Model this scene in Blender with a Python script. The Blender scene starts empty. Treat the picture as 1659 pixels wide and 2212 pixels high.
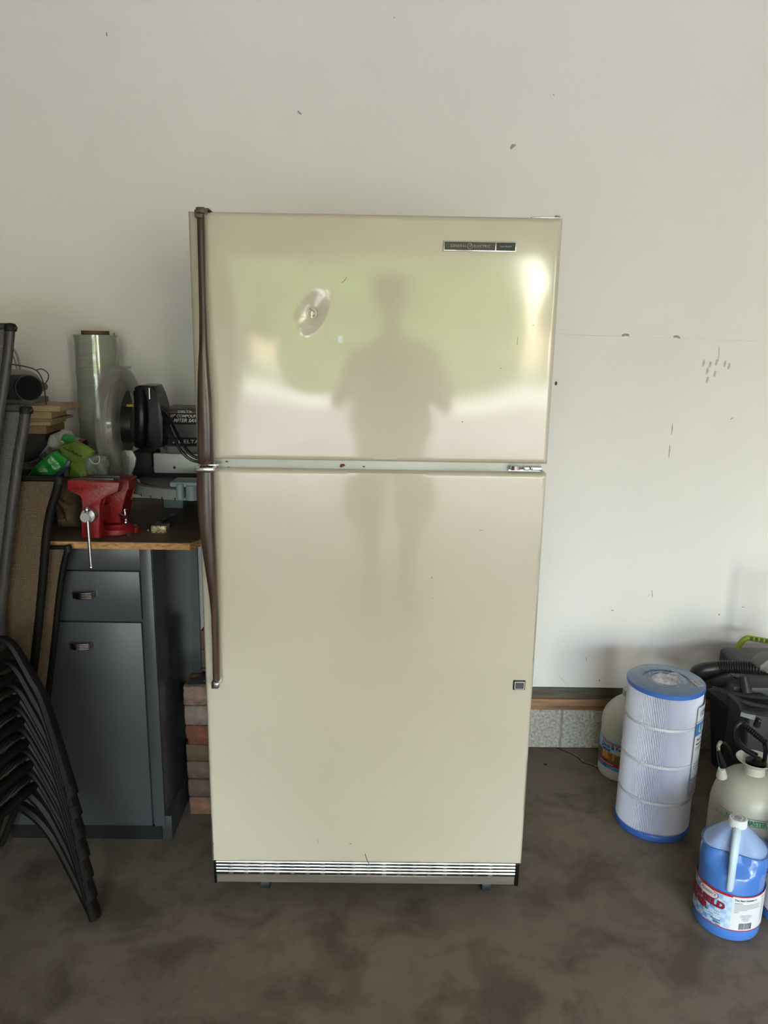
import bpy, bmesh, math, random
from mathutils import Vector, Matrix, Euler
random.seed(7)
PI = math.pi
S = bpy.context.scene
COL = S.collection
# ------------------------------------------------------------ camera
F, CX, CY = 1661.0, 829.5, 1106.0
CAM = Vector((0, 0, 1.405))
PITCH, ROLL, YAW = 0.22324373, 0.01717645, 0.01055121
_fw = Vector((math.sin(YAW)*math.cos(PITCH), math.cos(YAW)*math.cos(PITCH), -math.sin(PITCH)))
_rt = Vector((math.cos(YAW), -math.sin(YAW), 0)); _up = _rt.cross(_fw)
RT = _rt*math.cos(ROLL) + _up*math.sin(ROLL)
UP = -_rt*math.sin(ROLL) + _up*math.cos(ROLL)
FW = _fw
cd = bpy.data.cameras.new('camera'); cam = bpy.data.objects.new('camera', cd); COL.objects.link(cam)
m = Matrix.Identity(4)
for i in range(3):
    m[i][0] = RT[i]; m[i][1] = UP[i]; m[i][2] = -FW[i]; m[i][3] = CAM[i]
cam.matrix_world = m
cd.sensor_fit = 'HORIZONTAL'; cd.sensor_width = 36; cd.lens = F*36/1659; cd.clip_start = .005
S.camera = cam
def ray(px, py): return FW + RT*((px-CX)/F) - UP*((py-CY)/F)
def P(px, py, y):                      # the point at depth y seen at this place in the photograph
    d = ray(px, py); return CAM + d*(y/d.y)
def PZ(px, py, z):
    d = ray(px, py); return CAM + d*((z-CAM.z)/d.z)
# ------------------------------------------------------------ world, sun, exposure
w = bpy.data.worlds.new('world'); S.world = w; w.use_nodes = True
nt = w.node_tree; bg = nt.nodes['Background']
sky = nt.nodes.new('ShaderNodeTexSky'); sky.sky_type = 'NISHITA'; sky.sun_disc = False
sky.sun_elevation = math.radians(55); sky.sun_rotation = math.radians(160); sky.air_density = 1.2; sky.dust_density = 2.0
nt.links.new(sky.outputs[0], bg.inputs[0]); bg.inputs[1].default_value = 0.8
sd = bpy.data.lights.new('sun', 'SUN'); sd.energy = 3.2; sd.angle = math.radians(.6); sd.color = (1, .95, .86)
sun = bpy.data.objects.new('sun', sd); COL.objects.link(sun)
sun.rotation_euler = Vector((-.45, -.65, -1.0)).to_track_quat('-Z', 'Y').to_euler()
GX0, GX1, GY, GH = -1.35, 3.5, -4.05, 2.14          # garage door opening
pd = bpy.data.lights.new('door_portal', 'AREA'); pd.shape = 'RECTANGLE'; pd.size = GX1-GX0; pd.size_y = GH
pd.cycles.is_portal = True
po = bpy.data.objects.new('door_portal', pd); COL.objects.link(po)
po.location = ((GX0+GX1)/2, GY-.02, GH/2); po.rotation_euler = (PI/2, 0, 0)
S.view_settings.view_transform = 'Standard'; S.view_settings.look = 'None'
S.view_settings.gamma = 1; S.view_settings.use_curve_mapping = False
S.view_settings.exposure = 2.5
# ------------------------------------------------------------ materials
MATS = {}
def mat(name, col, rough=.5, metal=0, var=.06, scale=8, bump=0, bscale=60, coat=0, trans=0, alpha=1, col2=None,
        stretch=None, spec=.5, sss=0, ior=1.45, thr=None):
    if name in MATS: return MATS[name]
    M = bpy.data.materials.new(name); M.use_nodes = True; n = M.node_tree; b = n.nodes['Principled BSDF']; L = n.links
    tc = n.nodes.new('ShaderNodeTexCoord'); mp = n.nodes.new('ShaderNodeMapping'); L.new(tc.outputs['Object'], mp.inputs[0])
    if stretch: mp.inputs['Scale'].default_value = stretch
    nz = n.nodes.new('ShaderNodeTexNoise'); nz.inputs['Scale'].default_value = scale; nz.inputs['Detail'].default_value = 5
    L.new(mp.outputs[0], nz.inputs[0])
    r = n.nodes.new('ShaderNodeValToRGB')
    a, c = (thr or (.35, .65)); r.color_ramp.elements[0].position = a; r.color_ramp.elements[1].position = c
    c1 = tuple(min(1, x*(1-var)) for x in col); c2 = col2 or tuple(min(1, x*(1+var)) for x in col)
    r.color_ramp.elements[0].color = (*c1, 1); r.color_ramp.elements[1].color = (*c2, 1)
    L.new(nz.outputs[0], r.inputs[0]); L.new(r.outputs[0], b.inputs['Base Color'])
    b.inputs['Roughness'].default_value = rough; b.inputs['Metallic'].default_value = metal
    b.inputs['Coat Weight'].default_value = coat; b.inputs['Coat Roughness'].default_value = .08
    b.inputs['Transmission Weight'].default_value = trans; b.inputs['Alpha'].default_value = alpha
    b.inputs['Specular IOR Level'].default_value = spec; b.inputs['IOR'].default_value = ior
    if sss: b.inputs['Subsurface Weight'].default_value = sss; b.inputs['Subsurface Radius'].default_value = (.02, .02, .02)
    if bump:
        n2 = n.nodes.new('ShaderNodeTexNoise'); n2.inputs['Scale'].default_value = bscale; n2.inputs['Detail'].default_value = 4
        L.new(mp.outputs[0], n2.inputs[0])
        bp = n.nodes.new('ShaderNodeBump'); bp.inputs['Strength'].default_value = bump; bp.inputs['Distance'].default_value = .004
        L.new(n2.outputs[0], bp.inputs['Height']); L.new(bp.outputs[0], b.inputs['Normal'])
    MATS[name] = M; return M
def c8(r, g, b):                       # photo colour to linear
    return tuple((x/255/12.92 if x/255 <= .04045 else ((x/255+.055)/1.055)**2.4) for x in (r, g, b))
# ------------------------------------------------------------ mesh helpers
class MB:
    def __init__(s): s.bm = bmesh.new()
    def _xf(s, vs, M):
        for v in vs: v.co = M @ v.co
    def box(s, x0, x1, y0, y1, z0, z1, bev=0, seg=2, M=None):
        r = bmesh.ops.create_cube(s.bm, size=1); vs = r['verts']
        for v in vs: v.co = Vector(((x0+x1)/2+v.co.x*(x1-x0), (y0+y1)/2+v.co.y*(y1-y0), (z0+z1)/2+v.co.z*(z1-z0)))
        if bev:
            ed = list({e for v in vs for e in v.link_edges})
            q = bmesh.ops.bevel(s.bm, geom=ed, offset=bev, segments=seg, affect='EDGES', profile=.5)
            vs = list({v for f in q['faces'] for v in f.verts} | {v for v in vs if v.is_valid})
            # gather the whole island
            seen = set(vs); st = list(vs)
            while st:
                v = st.pop()
                for e in v.link_edges:
                    o = e.other_vert(v)
                    if o not in seen: seen.add(o); st.append(o)
            vs = list(seen)
        if M: s._xf(vs, M)
        return s
    def rings(s, rings, cap0=True, cap1=True, closed=False):
        vs = [[s.bm.verts.new(p) for p in r] for r in rings]; n = len(vs[0])
        k = len(vs)
        for i in range(k if closed else k-1):
            a, b = vs[i], vs[(i+1) % k]
            for j in range(n):
                try: s.bm.faces.new((a[j], a[(j+1) % n], b[(j+1) % n], b[j]))
                except ValueError: pass
        if not closed:
            if cap0: s.bm.faces.new(list(reversed(vs[0])))
            if cap1: s.bm.faces.new(vs[-1])
        return s
    def tube(s, pts, r, seg=10, flat=None, cap=True, closed=False, up=None):
        pts = [Vector(p) for p in pts]; n = len(pts)
        rs = r if isinstance(r, (list, tuple)) else [r]*n
        out = []; pa = None
        for i, p in enumerate(pts):
            if closed: t = (pts[(i+1) % n]-pts[i-1])
            else: t = pts[min(i+1, n-1)]-pts[max(i-1, 0)]
            t = t.normalized() if t.length > 1e-9 else Vector((0, 0, 1))
            if up is not None: a = Vector(up)-t*t.dot(Vector(up)); a.normalize()
            elif pa is None:
                a = t.orthogonal().normalized()
            else:
                a = pa-t*t.dot(pa); a.normalize()
            pa = a; b = t.cross(a)
            fa, fb = flat or (1, 1)
            out.append([p+(a*math.cos(q)*fa+b*math.sin(q)*fb)*rs[i] for q in [2*PI*j/seg for j in range(seg)]])
        return s.rings(out, cap, cap, closed)
    def cyl(s, p0, p1, r0, r1=None, seg=20): return s.tube([p0, p1], [r0, r0 if r1 is None else r1], seg)
    def lathe(s, prof, c=(0, 0, 0), seg=32, cap=True, a0=0, axis=None, xf=None):
        c = Vector(c); rg = []
        for r, z in prof:
            ring = []
            for j in range(seg):
                q = a0+2*PI*j/seg; v = Vector((max(r, 1e-4)*math.cos(q), max(r, 1e-4)*math.sin(q), z))
                if axis: v = axis @ v
                if xf: v = xf(v, q, z)
                ring.append(c+v)
            rg.append(ring)
        return s.rings(rg, cap, cap)
    def prism(s, poly, d, bev=0):      # poly: 3D points, extruded by vector d
        d = Vector(d); a = [s.bm.verts.new(Vector(p)) for p in poly]; b = [s.bm.verts.new(Vector(p)+d) for p in poly]
        n = len(a); fs = [s.bm.faces.new(a), s.bm.faces.new(list(reversed(b)))]
        for i in range(n): fs.append(s.bm.faces.new((a[i], b[i], b[(i+1) % n], a[(i+1) % n])))
        if bev:
            ed = list({e for f in fs for e in f.edges})
            bmesh.ops.bevel(s.bm, geom=ed, offset=bev, segments=2, affect='EDGES', profile=.5)
        return s
    def grid(s, fn, nu, nv):
        vs = [[s.bm.verts.new(fn(i/nu, j/nv)) for j in range(nv+1)] for i in range(nu+1)]
        for i in range(nu):
            for j in range(nv): s.bm.faces.new((vs[i][j], vs[i+1][j], vs[i+1][j+1], vs[i][j+1]))
        return s
    def ball(s, c, r, seg=14, sc=(1, 1, 1)):
        q = bmesh.ops.create_uvsphere(s.bm, u_segments=seg, v_segments=max(6, seg//2+2), radius=r)
        for v in q['verts']: v.co = Vector((v.co.x*sc[0], v.co.y*sc[1], v.co.z*sc[2]))+Vector(c)
        return s
    def build(s, name, m, parent=None, smooth=True, thick=0, angle=40, label=None, org=None, mod=None):
        bmesh.ops.recalc_face_normals(s.bm, faces=s.bm.faces)
        me = bpy.data.meshes.new(name); s.bm.to_mesh(me); s.bm.free()
        return link(name, me, m, parent, smooth, thick, angle, label, org)
def wloc(o):
    v = Vector((0, 0, 0))
    while o: v += o.location; o = o.parent
    return v
def link(name, me, m, parent=None, smooth=True, thick=0, angle=40, label=None, org=None):
    off = wloc(parent) if parent else Vector(org if org is not None else (0, 0, 0))
    me.transform(Matrix.Translation(-off)); me.materials.clear(); me.materials.append(m)
    if smooth:
        me.shade_smooth(); me.set_sharp_from_angle(angle=math.radians(angle))
    o = bpy.data.objects.new(name, me); COL.objects.link(o)
    if parent: o.parent = parent
    else: o.location = off
    if thick:
        q = o.modifiers.new('solid', 'SOLIDIFY'); q.thickness = thick; q.offset = 0
    if label: o['label'] = label
    return o
def tag(o, label, cat, group=None):
    o['label'] = label; o['category'] = cat
    if group: o['group'] = group
    return o
def thing(name, loc, label, cat, group=None):
    o = bpy.data.objects.new(name, None); o.empty_display_size = .05; COL.objects.link(o); o.location = loc
    return tag(o, label, cat, group)
def struct(o): o['kind'] = 'structure'; return o
def copy_tree(o, parent=None):
    c = o.copy(); COL.objects.link(c); c.parent = parent
    for ch in [x for x in list(COL.objects) if x.parent == o]: copy_tree(ch, c)
    return c
_txt = {}
def text_mesh(body, size, shear=0, off=0, ext=0, align='CENTER', sx=1, space=1):
    cu = bpy.data.curves.new('t', 'FONT'); cu.body = body; cu.size = size; cu.shear = shear; cu.offset = off
    cu.extrude = ext; cu.align_x = align; cu.align_y = 'CENTER'; cu.resolution_u = 3; cu.space_character = space
    o = bpy.data.objects.new('t', cu); COL.objects.link(o)
    dg = bpy.context.evaluated_depsgraph_get(); me = bpy.data.meshes.new_from_object(o.evaluated_get(dg))
    bpy.data.objects.remove(o); bpy.data.curves.remove(cu)
    for v in me.vertices: v.co.x *= sx
    return me
def text_flat(name, body, size, c, u, v, m, parent, **k):
    me = text_mesh(body, size, **k); c, u, v = Vector(c), Vector(u).normalized(), Vector(v).normalized()
    for q in me.vertices:
        n = u.cross(v); q.co = c+u*q.co.x+v*q.co.y+n*q.co.z
    return link(name, me, m, parent, smooth=False)
def text_round(name, body, size, c, r, ang, z, m, parent, tilt=0, rx=1, **k):
    me = text_mesh(body, size, **k)
    for q in me.vertices:
        x = q.co.x*math.cos(tilt)-q.co.y*math.sin(tilt); y = q.co.x*math.sin(tilt)+q.co.y*math.cos(tilt)
        a = ang+x/r; q.co = Vector((c[0]+r*math.cos(a), c[1]+r*math.sin(a), z+y))
    return link(name, me, m, parent, smooth=False)
def patch(name, c, r, a0, a1, z0, z1, m, parent, seg=20, zf=None):
    me_ = MB()
    def f(u, v):
        a = a0+(a1-a0)*u; zz = z0+(z1-z0)*v
        return Vector((c[0]+r*math.cos(a), c[1]+r*math.sin(a), zz))
    me_.grid(f, seg, 2); o = me_.build(name, m, parent)
    uv = o.data.uv_layers.new(name='UVMap')
    off = wloc(parent)
    for lp in o.data.loops:
        v = o.data.vertices[lp.vertex_index].co+off
        a = math.atan2(v.y-c[1], v.x-c[0])
        while a < a0-.01: a += 2*PI
        while a > a0+2*PI: a -= 2*PI
        uv.data[lp.index].uv = ((a-a0)/(a1-a0), (v.z-z0)/(z1-z0))
    return o
def smooth_path(pts, n=6):
    pts = [Vector(p) for p in pts]; out = []
    for i in range(len(pts)-1):
        p0 = pts[max(i-1, 0)]; p1 = pts[i]; p2 = pts[i+1]; p3 = pts[min(i+2, len(pts)-1)]
        for k in range(n):
            t = k/n
            out.append(.5*((2*p1)+(p2-p0)*t+(2*p0-5*p1+4*p2-p3)*t*t+(3*p1-p0-3*p2+p3)*t**3))
    out.append(pts[-1]); return out
# ------------------------------------------------------------ palette
WALL = mat('wall_paint', (.80, .775, .755), .55, var=.02, scale=1.6, bump=.12, bscale=90)
enamel = mat('enamel', (.54, .49, .385), .3, var=.03, scale=3, bump=.03, bscale=420, coat=1, spec=.4)
enamel.node_tree.nodes['Principled BSDF'].inputs['Coat IOR'].default_value = 1.5; enamel.node_tree.nodes['Principled BSDF'].inputs['Coat Roughness'].default_value = .075
liner = mat('liner', (.50, .53, .49), .35, var=.08, scale=12)
chrome = mat('chrome', (.75, .75, .74), .12, metal=1, var=.05, bump=.1, bscale=40)
alu = mat('aluminium', (.42, .42, .39), .5, metal=.55, var=.12, scale=10, stretch=(1, 1, 8))
steel = mat('steel', (.5, .5, .5), .3, metal=1, var=.1)
black = mat('black_plastic', (.004, .004, .0045), .28, var=.2, spec=.3)
black2 = mat('black_matte', (.007, .007, .0075), .6, var=.2, spec=.3)
frame_m = mat('frame_bronze', (.007, .006, .005), .45, var=.25, spec=.15)
wood_h = mat('handle_wood', (.058, .033, .022), .3, var=.5, scale=30, stretch=(3, 3, .25), coat=.15)
brownp = mat('brown_plastic', (.09, .055, .04), .4)
cab_m = mat('cabinet_grey', (.048, .051, .054), .33, var=.06, scale=5, coat=.05)
cab_s = mat('cabinet_side', (.045, .047, .053), .22, var=.12, scale=2.5)
base_m = mat('dusty_black', (.022, .024, .026), .5, var=.4, scale=25)
red = mat('vise_red', (.20, .006, .007), .38, var=.18, scale=30, bump=.2, bscale=120)
# ------------------------------------------------------------ the setting
Wx0, Wx1, Wy, CE = -1.52, 4.0, 2.45, 2.65
wb = MB(); wb.box(Wx0-.15, Wx1+.15, Wy+.055, Wy+.2, 0, CE); back = struct(wb.build('wall_back', WALL, smooth=False))
def seam(x): return 1.445+(x+.669)*(1.424-1.445)/1.219
def sheet(z0a, z0b, z1a, z1b):
    q = MB(); q.prism([(Wx0, Wy, z0a), (Wx1, Wy, z0b), (Wx1, Wy, z1b), (Wx0, Wy, z1a)], (0, .013, 0)); q.build('drywall_sheet', WALL, back, smooth=False)
sheet(.243, .232, seam(Wx0)-.00035, seam(Wx1)-.00035); sheet(seam(Wx0), seam(Wx1), CE, CE)
lum1 = mat('lumber_shaded', (.12, .10, .078), .7, var=.35, scale=18, stretch=(.3, 1, 4), bump=.3)  # grey-brown lumber with the shadow of its recess put into the colour
lum2 = mat('lumber_orange', (.30, .155, .085), .6, var=.35, scale=18, stretch=(.3, 1, 4), bump=.3)
conc = mat('block_concrete', (.40, .375, .335), .85, var=.3, scale=110, bump=.5, bscale=160)
mort = mat('mortar', (.29, .26, .215), .9, var=.15, scale=30, bump=.4)
q = MB(); q.box(Wx0, Wx1, 2.475, 2.505, .183, .245); o = q.build('trim_1', lum1, smooth=False); struct(o)
q = MB(); q.box(Wx0, Wx1, 2.462, 2.505, .146, .186, .002); o = q.build('trim_2', lum2); struct(o)
q = MB(); q.box(Wx0, Wx1, 2.4665, 2.505, 0, .146); footing = struct(q.build('baseboard_back', mort, smooth=False))
x = Wx0; bw = .395; jx = P(1211, 1575, 2.465).x
xs = jx+.005-.4*8
while xs < Wx1:
    q = MB(); q.box(max(xs, Wx0), min(xs+bw-.003, Wx1), 2.464, 2.4665, .001, .145, .001); q.build('concrete_block', conc, footing, smooth=False)
    xs += .4
# floor
fm = bpy.data.materials.new('floor_concrete'); fm.use_nodes = True; n = fm.node_tree; b = n.nodes['Principled BSDF']; L = n.links
tc = n.nodes.new('ShaderNodeTexCoord')
def noise(sc, det=6, rough=.55, dist=0):
    z = n.nodes.new('ShaderNodeTexNoise'); z.inputs['Scale'].default_value = sc; z.inputs['Detail'].default_value = det
    z.inputs['Roughness'].default_value = rough; z.inputs['Distortion'].default_value = dist; L.new(tc.outputs['Object'], z.inputs[0]); return z
def ramp(src, p0, c0, p1, c1):
    r = n.nodes.new('ShaderNodeValToRGB'); r.color_ramp.elements[0].position = p0; r.color_ramp.elements[1].position = p1
    r.color_ramp.elements[0].color = (*c0, 1); r.color_ramp.elements[1].color = (*c1, 1); L.new(src.outputs[0], r.inputs[0]); return r
def mult(a, b_, f=1, mode='MULTIPLY'):
    mx = n.nodes.new('ShaderNodeMixRGB'); mx.blend_type = mode; mx.inputs[0].default_value = f
    L.new(a.outputs[0], mx.inputs[1]); L.new(b_.outputs[0], mx.inputs[2]); return mx
base = ramp(noise(1.6), .3, (.135, .104, .074), .7, (.200, .158, .116))
st = ramp(noise(5.5, 8, .6, .6), .36, (.48, .45, .42), .52, (1, 1, 1))
st2 = ramp(noise(14, 6, .6, .3), .3, (.72, .68, .62), .48, (1, 1, 1))
sp = ramp(noise(90, 3, .6), .70, (0, 0, 0), .80, (.12, .12, .115))
c_ = mult(mult(base, st, .8), st2, .8); c_ = mult(c_, sp, 1, 'ADD')
L.new(c_.outputs[0], b.inputs['Base Color']); b.inputs['Roughness'].default_value = .62; b.inputs['Specular IOR Level'].default_value = .35
bp = n.nodes.new('ShaderNodeBump'); bp.inputs['Strength'].default_value = .25; bp.inputs['Distance'].default_value = .003
L.new(noise(40, 6).outputs[0], bp.inputs['Height']); L.new(bp.outputs[0], b.inputs['Normal'])
q = MB(); q.box(Wx0-.15, Wx1+.15, GY-.1, 2.65, -.12, 0); floor = struct(q.build('floor', fm, smooth=False))
# floor crack: a ragged lip of broken concrete
crk = [(1203, 1616), (1216, 1622), (1229, 1627), (1238, 1631), (1247, 1637), (1257, 1646), (1266, 1650), (1276, 1653), (1285, 1657), (1300, 1662)]
cpts = [PZ(a, b_, 0) for a, b_ in crk]
dark_m = mat('grime', (.012, .01, .009), .8); lip_m = mat('broken_edge', (.34, .31, .27), .8, var=.3, scale=60)
q = MB(); q.tube([p+Vector((0, 0, -.001)) for p in smooth_path(cpts, 3)], [.0035+.0015*random.random() for _ in range(28)], 6, flat=(1, .4)); q.build('crack', dark_m, floor)
q = MB(); q.tube([p+Vector((.002, .0045, -.0012)) for p in smooth_path(cpts[2:], 3)], [.0022+.003*random.random() for _ in range(22)], 6, flat=(1, .5)); q.build('crack_edge', lip_m, floor)
q = MB(); p = PZ(1178, 1652, 0); q.ball((p.x, p.y, .002), .006, 8, (1, .9, .5)); tag(q.build('pebble', dark_m, org=(p.x, p.y, 0)), 'tiny dark pebble on the floor near the crack beside the refrigerator', 'pebble')
q = MB(); q.box(Wx0-.15, Wx1+.15, GY-.1, 2.65, CE, CE+.1); struct(q.build('ceiling', mat('ceiling_paint', (.76, .75, .73), .8), smooth=False))
q = MB(); q.box(Wx0-.15, Wx0, GY-.1, 2.65, 0, CE); struct(q.build('wall_left', mat('shade_wall_dark', (.17, .13, .09), .7, var=.2, scale=3, stretch=(1, .3, 3)), smooth=False))  # unseen wall, set close and dark to shade the left side
q = MB(); q.box(Wx1, Wx1+.15, GY-.1, 2.65, 0, CE); struct(q.build('wall_right', WALL, smooth=False))
q = MB(); q.box(Wx0, GX0, GY-.12, GY, 0, CE); q.box(GX1, Wx1, GY-.12, GY, 0, CE); q.box(GX0, GX1, GY-.12, GY, GH, CE)
struct(q.build('wall_front', WALL, smooth=False))
# outside, seen only as reflections in the refrigerator
dr_m = mat('driveway', (.22, .18, .17), .8, var=.12, scale=2, bump=.3)
gr_m = mat('grass', (.27, .31, .12), .8, var=.25, scale=6, bump=.5)
q = MB(); q.box(-3.2, 5.2, -13, GY-.1, -.2, -.02); struct(q.build('driveway', dr_m, smooth=False))
q = MB(); q.box(-30, 30, -40, GY-.4, -.4, -.06); struct(q.build('lawn', gr_m, smooth=False))
q = MB(); q.box(-30, 30, -19.5, -13.05, -.3, -.03); struct(q.build('street', mat('street_pale', (.60, .57, .44), .8, var=.1, scale=2), smooth=False))
lf = mat('foliage', (.17, .26, .06), .7, var=.4, scale=3, bump=.8, bscale=8)
bark = mat('bark', (.08, .055, .035), .9, var=.3)
def tree(name, tx, ty, h, r, z0, label, cat, group, seed, trunk=True):
    t = thing(name, (tx, ty, -.06), label, cat, group); q = MB(); rnd = random.Random(seed)
    for k in range(18):
        a = rnd.random()*2*PI; rr = r*.5*rnd.random()**.5; br = r*(.38+.14*rnd.random())
        q.ball((tx+rr*math.cos(a), ty+rr*math.sin(a), z0+br+(h-z0-2*br)*rnd.random()), br, 10)
    q.build('foliage', lf, t)
    if trunk: q = MB(); q.cyl((tx, ty, -.06), (tx, ty, h*.5), .25, .15, 8); q.build('trunk', bark, t)
for i, (tx, w_) in enumerate([(-16.6, 'farthest left'), (-11.0, 'second from the left'), (-5.3, 'just left of the sky gap'), (6.9, 'just right of the sky gap'), (12.5, 'second from the right'), (18.1, 'farthest right')]):
    tree('leafy_tree', tx, -27, 9.5, 2.6, .5, 'tall leafy tree across the lawn outside, '+w_, 'tree', 'tall trees outside the garage', i)
hd_ = MB(); rnd = random.Random(5)
hd_.box(-2.9, 4.5, -23.9, -22.5, -.06, 4.25)
bmesh.ops.subdivide_edges(hd_.bm, edges=hd_.bm.edges[:], cuts=9, use_grid_fill=True)
for v in hd_.bm.verts: v.co += Vector((rnd.uniform(-.25, .25), rnd.uniform(-.25, .25), rnd.uniform(-.3, .15) if v.co.z > .5 else 0))
tag(hd_.build('hedge', lf, org=(.8, -23.2, -.06), smooth=False), 'long clipped green hedge across the lawn outside, between the tall trees', 'hedge')
q = MB(); q.prism([(Wx0-.3, GY-.35, CE+.1), (Wx1+.3, GY-.35, CE+.1), (Wx1+.3, -.7, 5.2), (Wx0-.3, -.7, 5.2)], (0, .01, .12)); q.prism([(Wx0-.3, 2.9, CE+.1), (Wx1+.3, 2.9, CE+.1), (Wx1+.3, -.7, 5.2), (Wx0-.3, -.7, 5.2)], (0, -.01, .12))
struct(q.build('added_shade_roof', mat('shingles', (.12, .11, .10), .9, var=.3), smooth=False))  # unseen roof, added so that its shadow falls on the driveway
# scuffs on the wall
sc_m = mat('scuff', (.33, .32, .30), .8, var=.3, scale=80); sc_l = mat('scuff_light', (.50, .495, .48), .7, var=.1, scale=80)
def scuff(pts, r, m_=sc_m, y=Wy):
    q = MB(); pp = [P(a, b_, y) for a, b_ in pts]; n_ = len(pp)
    q.tube(pp, [r*(.35+.65*math.sin(PI*(i+.5)/n_)) for i in range(n_)], 6, flat=(1, .25), up=(1, 0, .2) if abs(pts[0][0]-pts[-1][0]) < abs(pts[0][1]-pts[-1][1]) else (0, 0, 1))
    q.build('scuff', m_, back)
scuff([(1103, 322), (1107, 317), (1110, 315), (1114, 312)], .004); scuff([(1102, 320), (1106, 314), (1109, 311)], .002)
scuff([(643, 240), (647, 244), (651, 247)], .003, sc_m); scuff([(230, 70), (231, 78)], .002, sc_m)
scuff([(1343, 725), (1351, 723), (1359, 724)], .004, sc_m); scuff([(1455, 727), (1462, 727), (1469, 730)], .004, sc_m)
for a in [(1519, 785), (1533, 788), (1547, 783), (1565, 786), (1574, 791), (1543, 808), (1527, 802), (1527, 821)]:
    scuff([(a[0]-1, a[1]+6), (a[0]+1, a[1]), (a[0]+2, a[1]-7)], .004, sc_l)
scuff([(1551, 780), (1553, 765), (1553, 748)], .0016, sc_l)
scuff([(1451, 938), (1452, 925), (1453, 915)], .0016); scuff([(1445, 988), (1446, 975), (1447, 962)], .0016)
scuff([(1578, 906), (1584, 902)], .0016); scuff([(1408, 1275), (1409, 1285), (1409, 1291)], .0014); scuff([(1399, 1291), (1403, 1283)], .001, sc_l)
scuff([(1266, 1420), (1267, 1428)], .0016); scuff([(1320, 1318), (1325, 1319)], .0016); scuff([(1294, 1471), (1296, 1468)], .003)
scuff([(1553, 1326), (1554, 1329)], .003); scuff([(1603, 1311), (1607, 1312)], .0015); scuff([(850, 37), (853, 39)], .0014); scuff([(1195, 203), (1197, 207)], .0012)
q = MB(); p = P(1201, 828, Wy-.001); q.ball(p, .006, 8, (.7, .4, 1.1)); q.build('nail_hole', mat('rust_hole', (.13, .07, .03), .8), back)
scuff([(1208, 1460), (1212, 1466), (1218, 1471), (1223, 1477)], .0008, sc_l)
# ------------------------------------------------------------ refrigerator
FY = 1.682; X0, X1 = -.397, .378
ZT, ZB = 1.652, .120                  # door top and bottom
Z1, Z2 = 1.137, 1.116                 # gap between the doors
fr = thing('refrigerator', (-.01, FY+.35, 0), 'almond two-door refrigerator with freezer on top and long dark wood-look handles', 'refrigerator')
dd = .062
q = MB(); q.box(X0+.006, X1-.006, FY+dd+.012, 2.40, .05, ZT-.012, .006); q.build('cabinet_body', enamel, fr)
q = MB(); q.box(X0+.015, X1-.015, FY+dd, FY+dd+.014, .13, ZT-.02); q.build('door_gasket', liner, fr)
q = MB(); q.box(X0+.012, X1-.010, FY+.020, FY+dd+.02, Z2-.008, Z1+.008, .003); q.build('divider_rail', liner, fr)
def door(name, z0, z1, dent=None, tr=0):
    q = MB(); cx, cz, hx, hz = (X0+X1)/2, (z0+z1)/2, (X1-X0)/2, (z1-z0)/2
    N, Mz = 150, int(150*hz/hx)
    def f(u, v):
        # dense near the dent
        x = X0+(X1-X0)*u; z = z0+(z1-z0)*v
        if dent:
            def warp(t, c, k=.6, s_=.09):
                d = t-c; return t-k*s_*math.tanh(d/s_)*math.exp(-(d/(.25))**2)*min(1, 8*t*(1-t))
            x = X0+(X1-X0)*warp(u, (dent[0]-X0)/(X1-X0), .75, .12); z = z0+(z1-z0)*warp(v, (dent[1]-z0)/(z1-z0), .75, .12)
        y = FY
        e = min(x-X0, X1-x, z-z0, z1-z); rr = .007
        if e < rr: y += rr-math.sqrt(max(0, rr*rr-(rr-e)**2))
        # faint waviness of the pressed steel
        wv = .00045*math.sin(9*x+2.2*z+tr)*math.sin(7*z-3*x+1+tr)+.00025*math.sin(21*x+1)*math.sin(17*z+tr)
        y += wv*min(1, e/.05) if e > 0 else 0
        if dent:
            dx, dz = x-dent[0], z-dent[1]; a = .55
            ux, uz = dx*math.cos(a)+dz*math.sin(a)*-1, dx*math.sin(a)+dz*math.cos(a)
            y += .0050*math.exp(-(ux/.022)**2-(uz/.042)**2)
            r = math.hypot(dx, dz); y += .0022*math.exp(-((r-.009)/.0028)**2) - .0012*math.exp(-(r/.005)**2)
            y += .0012*math.exp(-((dx-.07)/.05)**2-((dz+.02)/.035)**2)
            y += .0010*math.exp(-((dx)/.05)**2-((dz+.10)/.04)**2)
        return Vector((x, y, z))
    q.grid(f, N, Mz); bm = q.bm
    ed = [e for e in bm.edges if e.is_boundary]
    r = bmesh.ops.extrude_edge_only(bm, edges=ed)
    for v in [g for g in r['geom'] if isinstance(g, bmesh.types.BMVert)]: v.co.y = FY+dd
    ed = [e for e in bm.edges if e.is_boundary]; bmesh.ops.contextual_create(bm, geom=ed)
    return q.build(name, enamel, fr, angle=50)
dn = P(674, 677, FY)
fd = door('freezer_door', Z1, ZT, (dn.x, dn.z)); md = door('main_door', ZB, Z2, None, 2.0)
fleck = mat('bare_metal', (.85, .85, .82), .1, metal=1)
q = MB()
for pts in [[(668, 668), (671, 667), (676, 670), (680, 674), (680, 680), (676, 684), (671, 681), (670, 676)], [(674, 673), (674, 680), (674, 686)], [(660, 668), (658, 674), (660, 681)]]:
    q.tube(smooth_path([P(a, b_, FY+.0042) for a, b_ in pts], 3), .0011, 5, flat=(1, .5))
q.build('dent_chip', fleck, fd, label='bare metal chips around the dent')
q = MB(); a = P(729, 725, FY); b_ = P(740, 741, FY); q.box(a.x, b_.x, FY-.0006, FY+.001, b_.z, a.z, .0003, 1); q.build('tape_scrap', mat('tape', (.68, .70, .72), .25, var=.05), fd, label='small square of clear tape')
scr = mat('scratch', (.06, .05, .04), .6)
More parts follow.
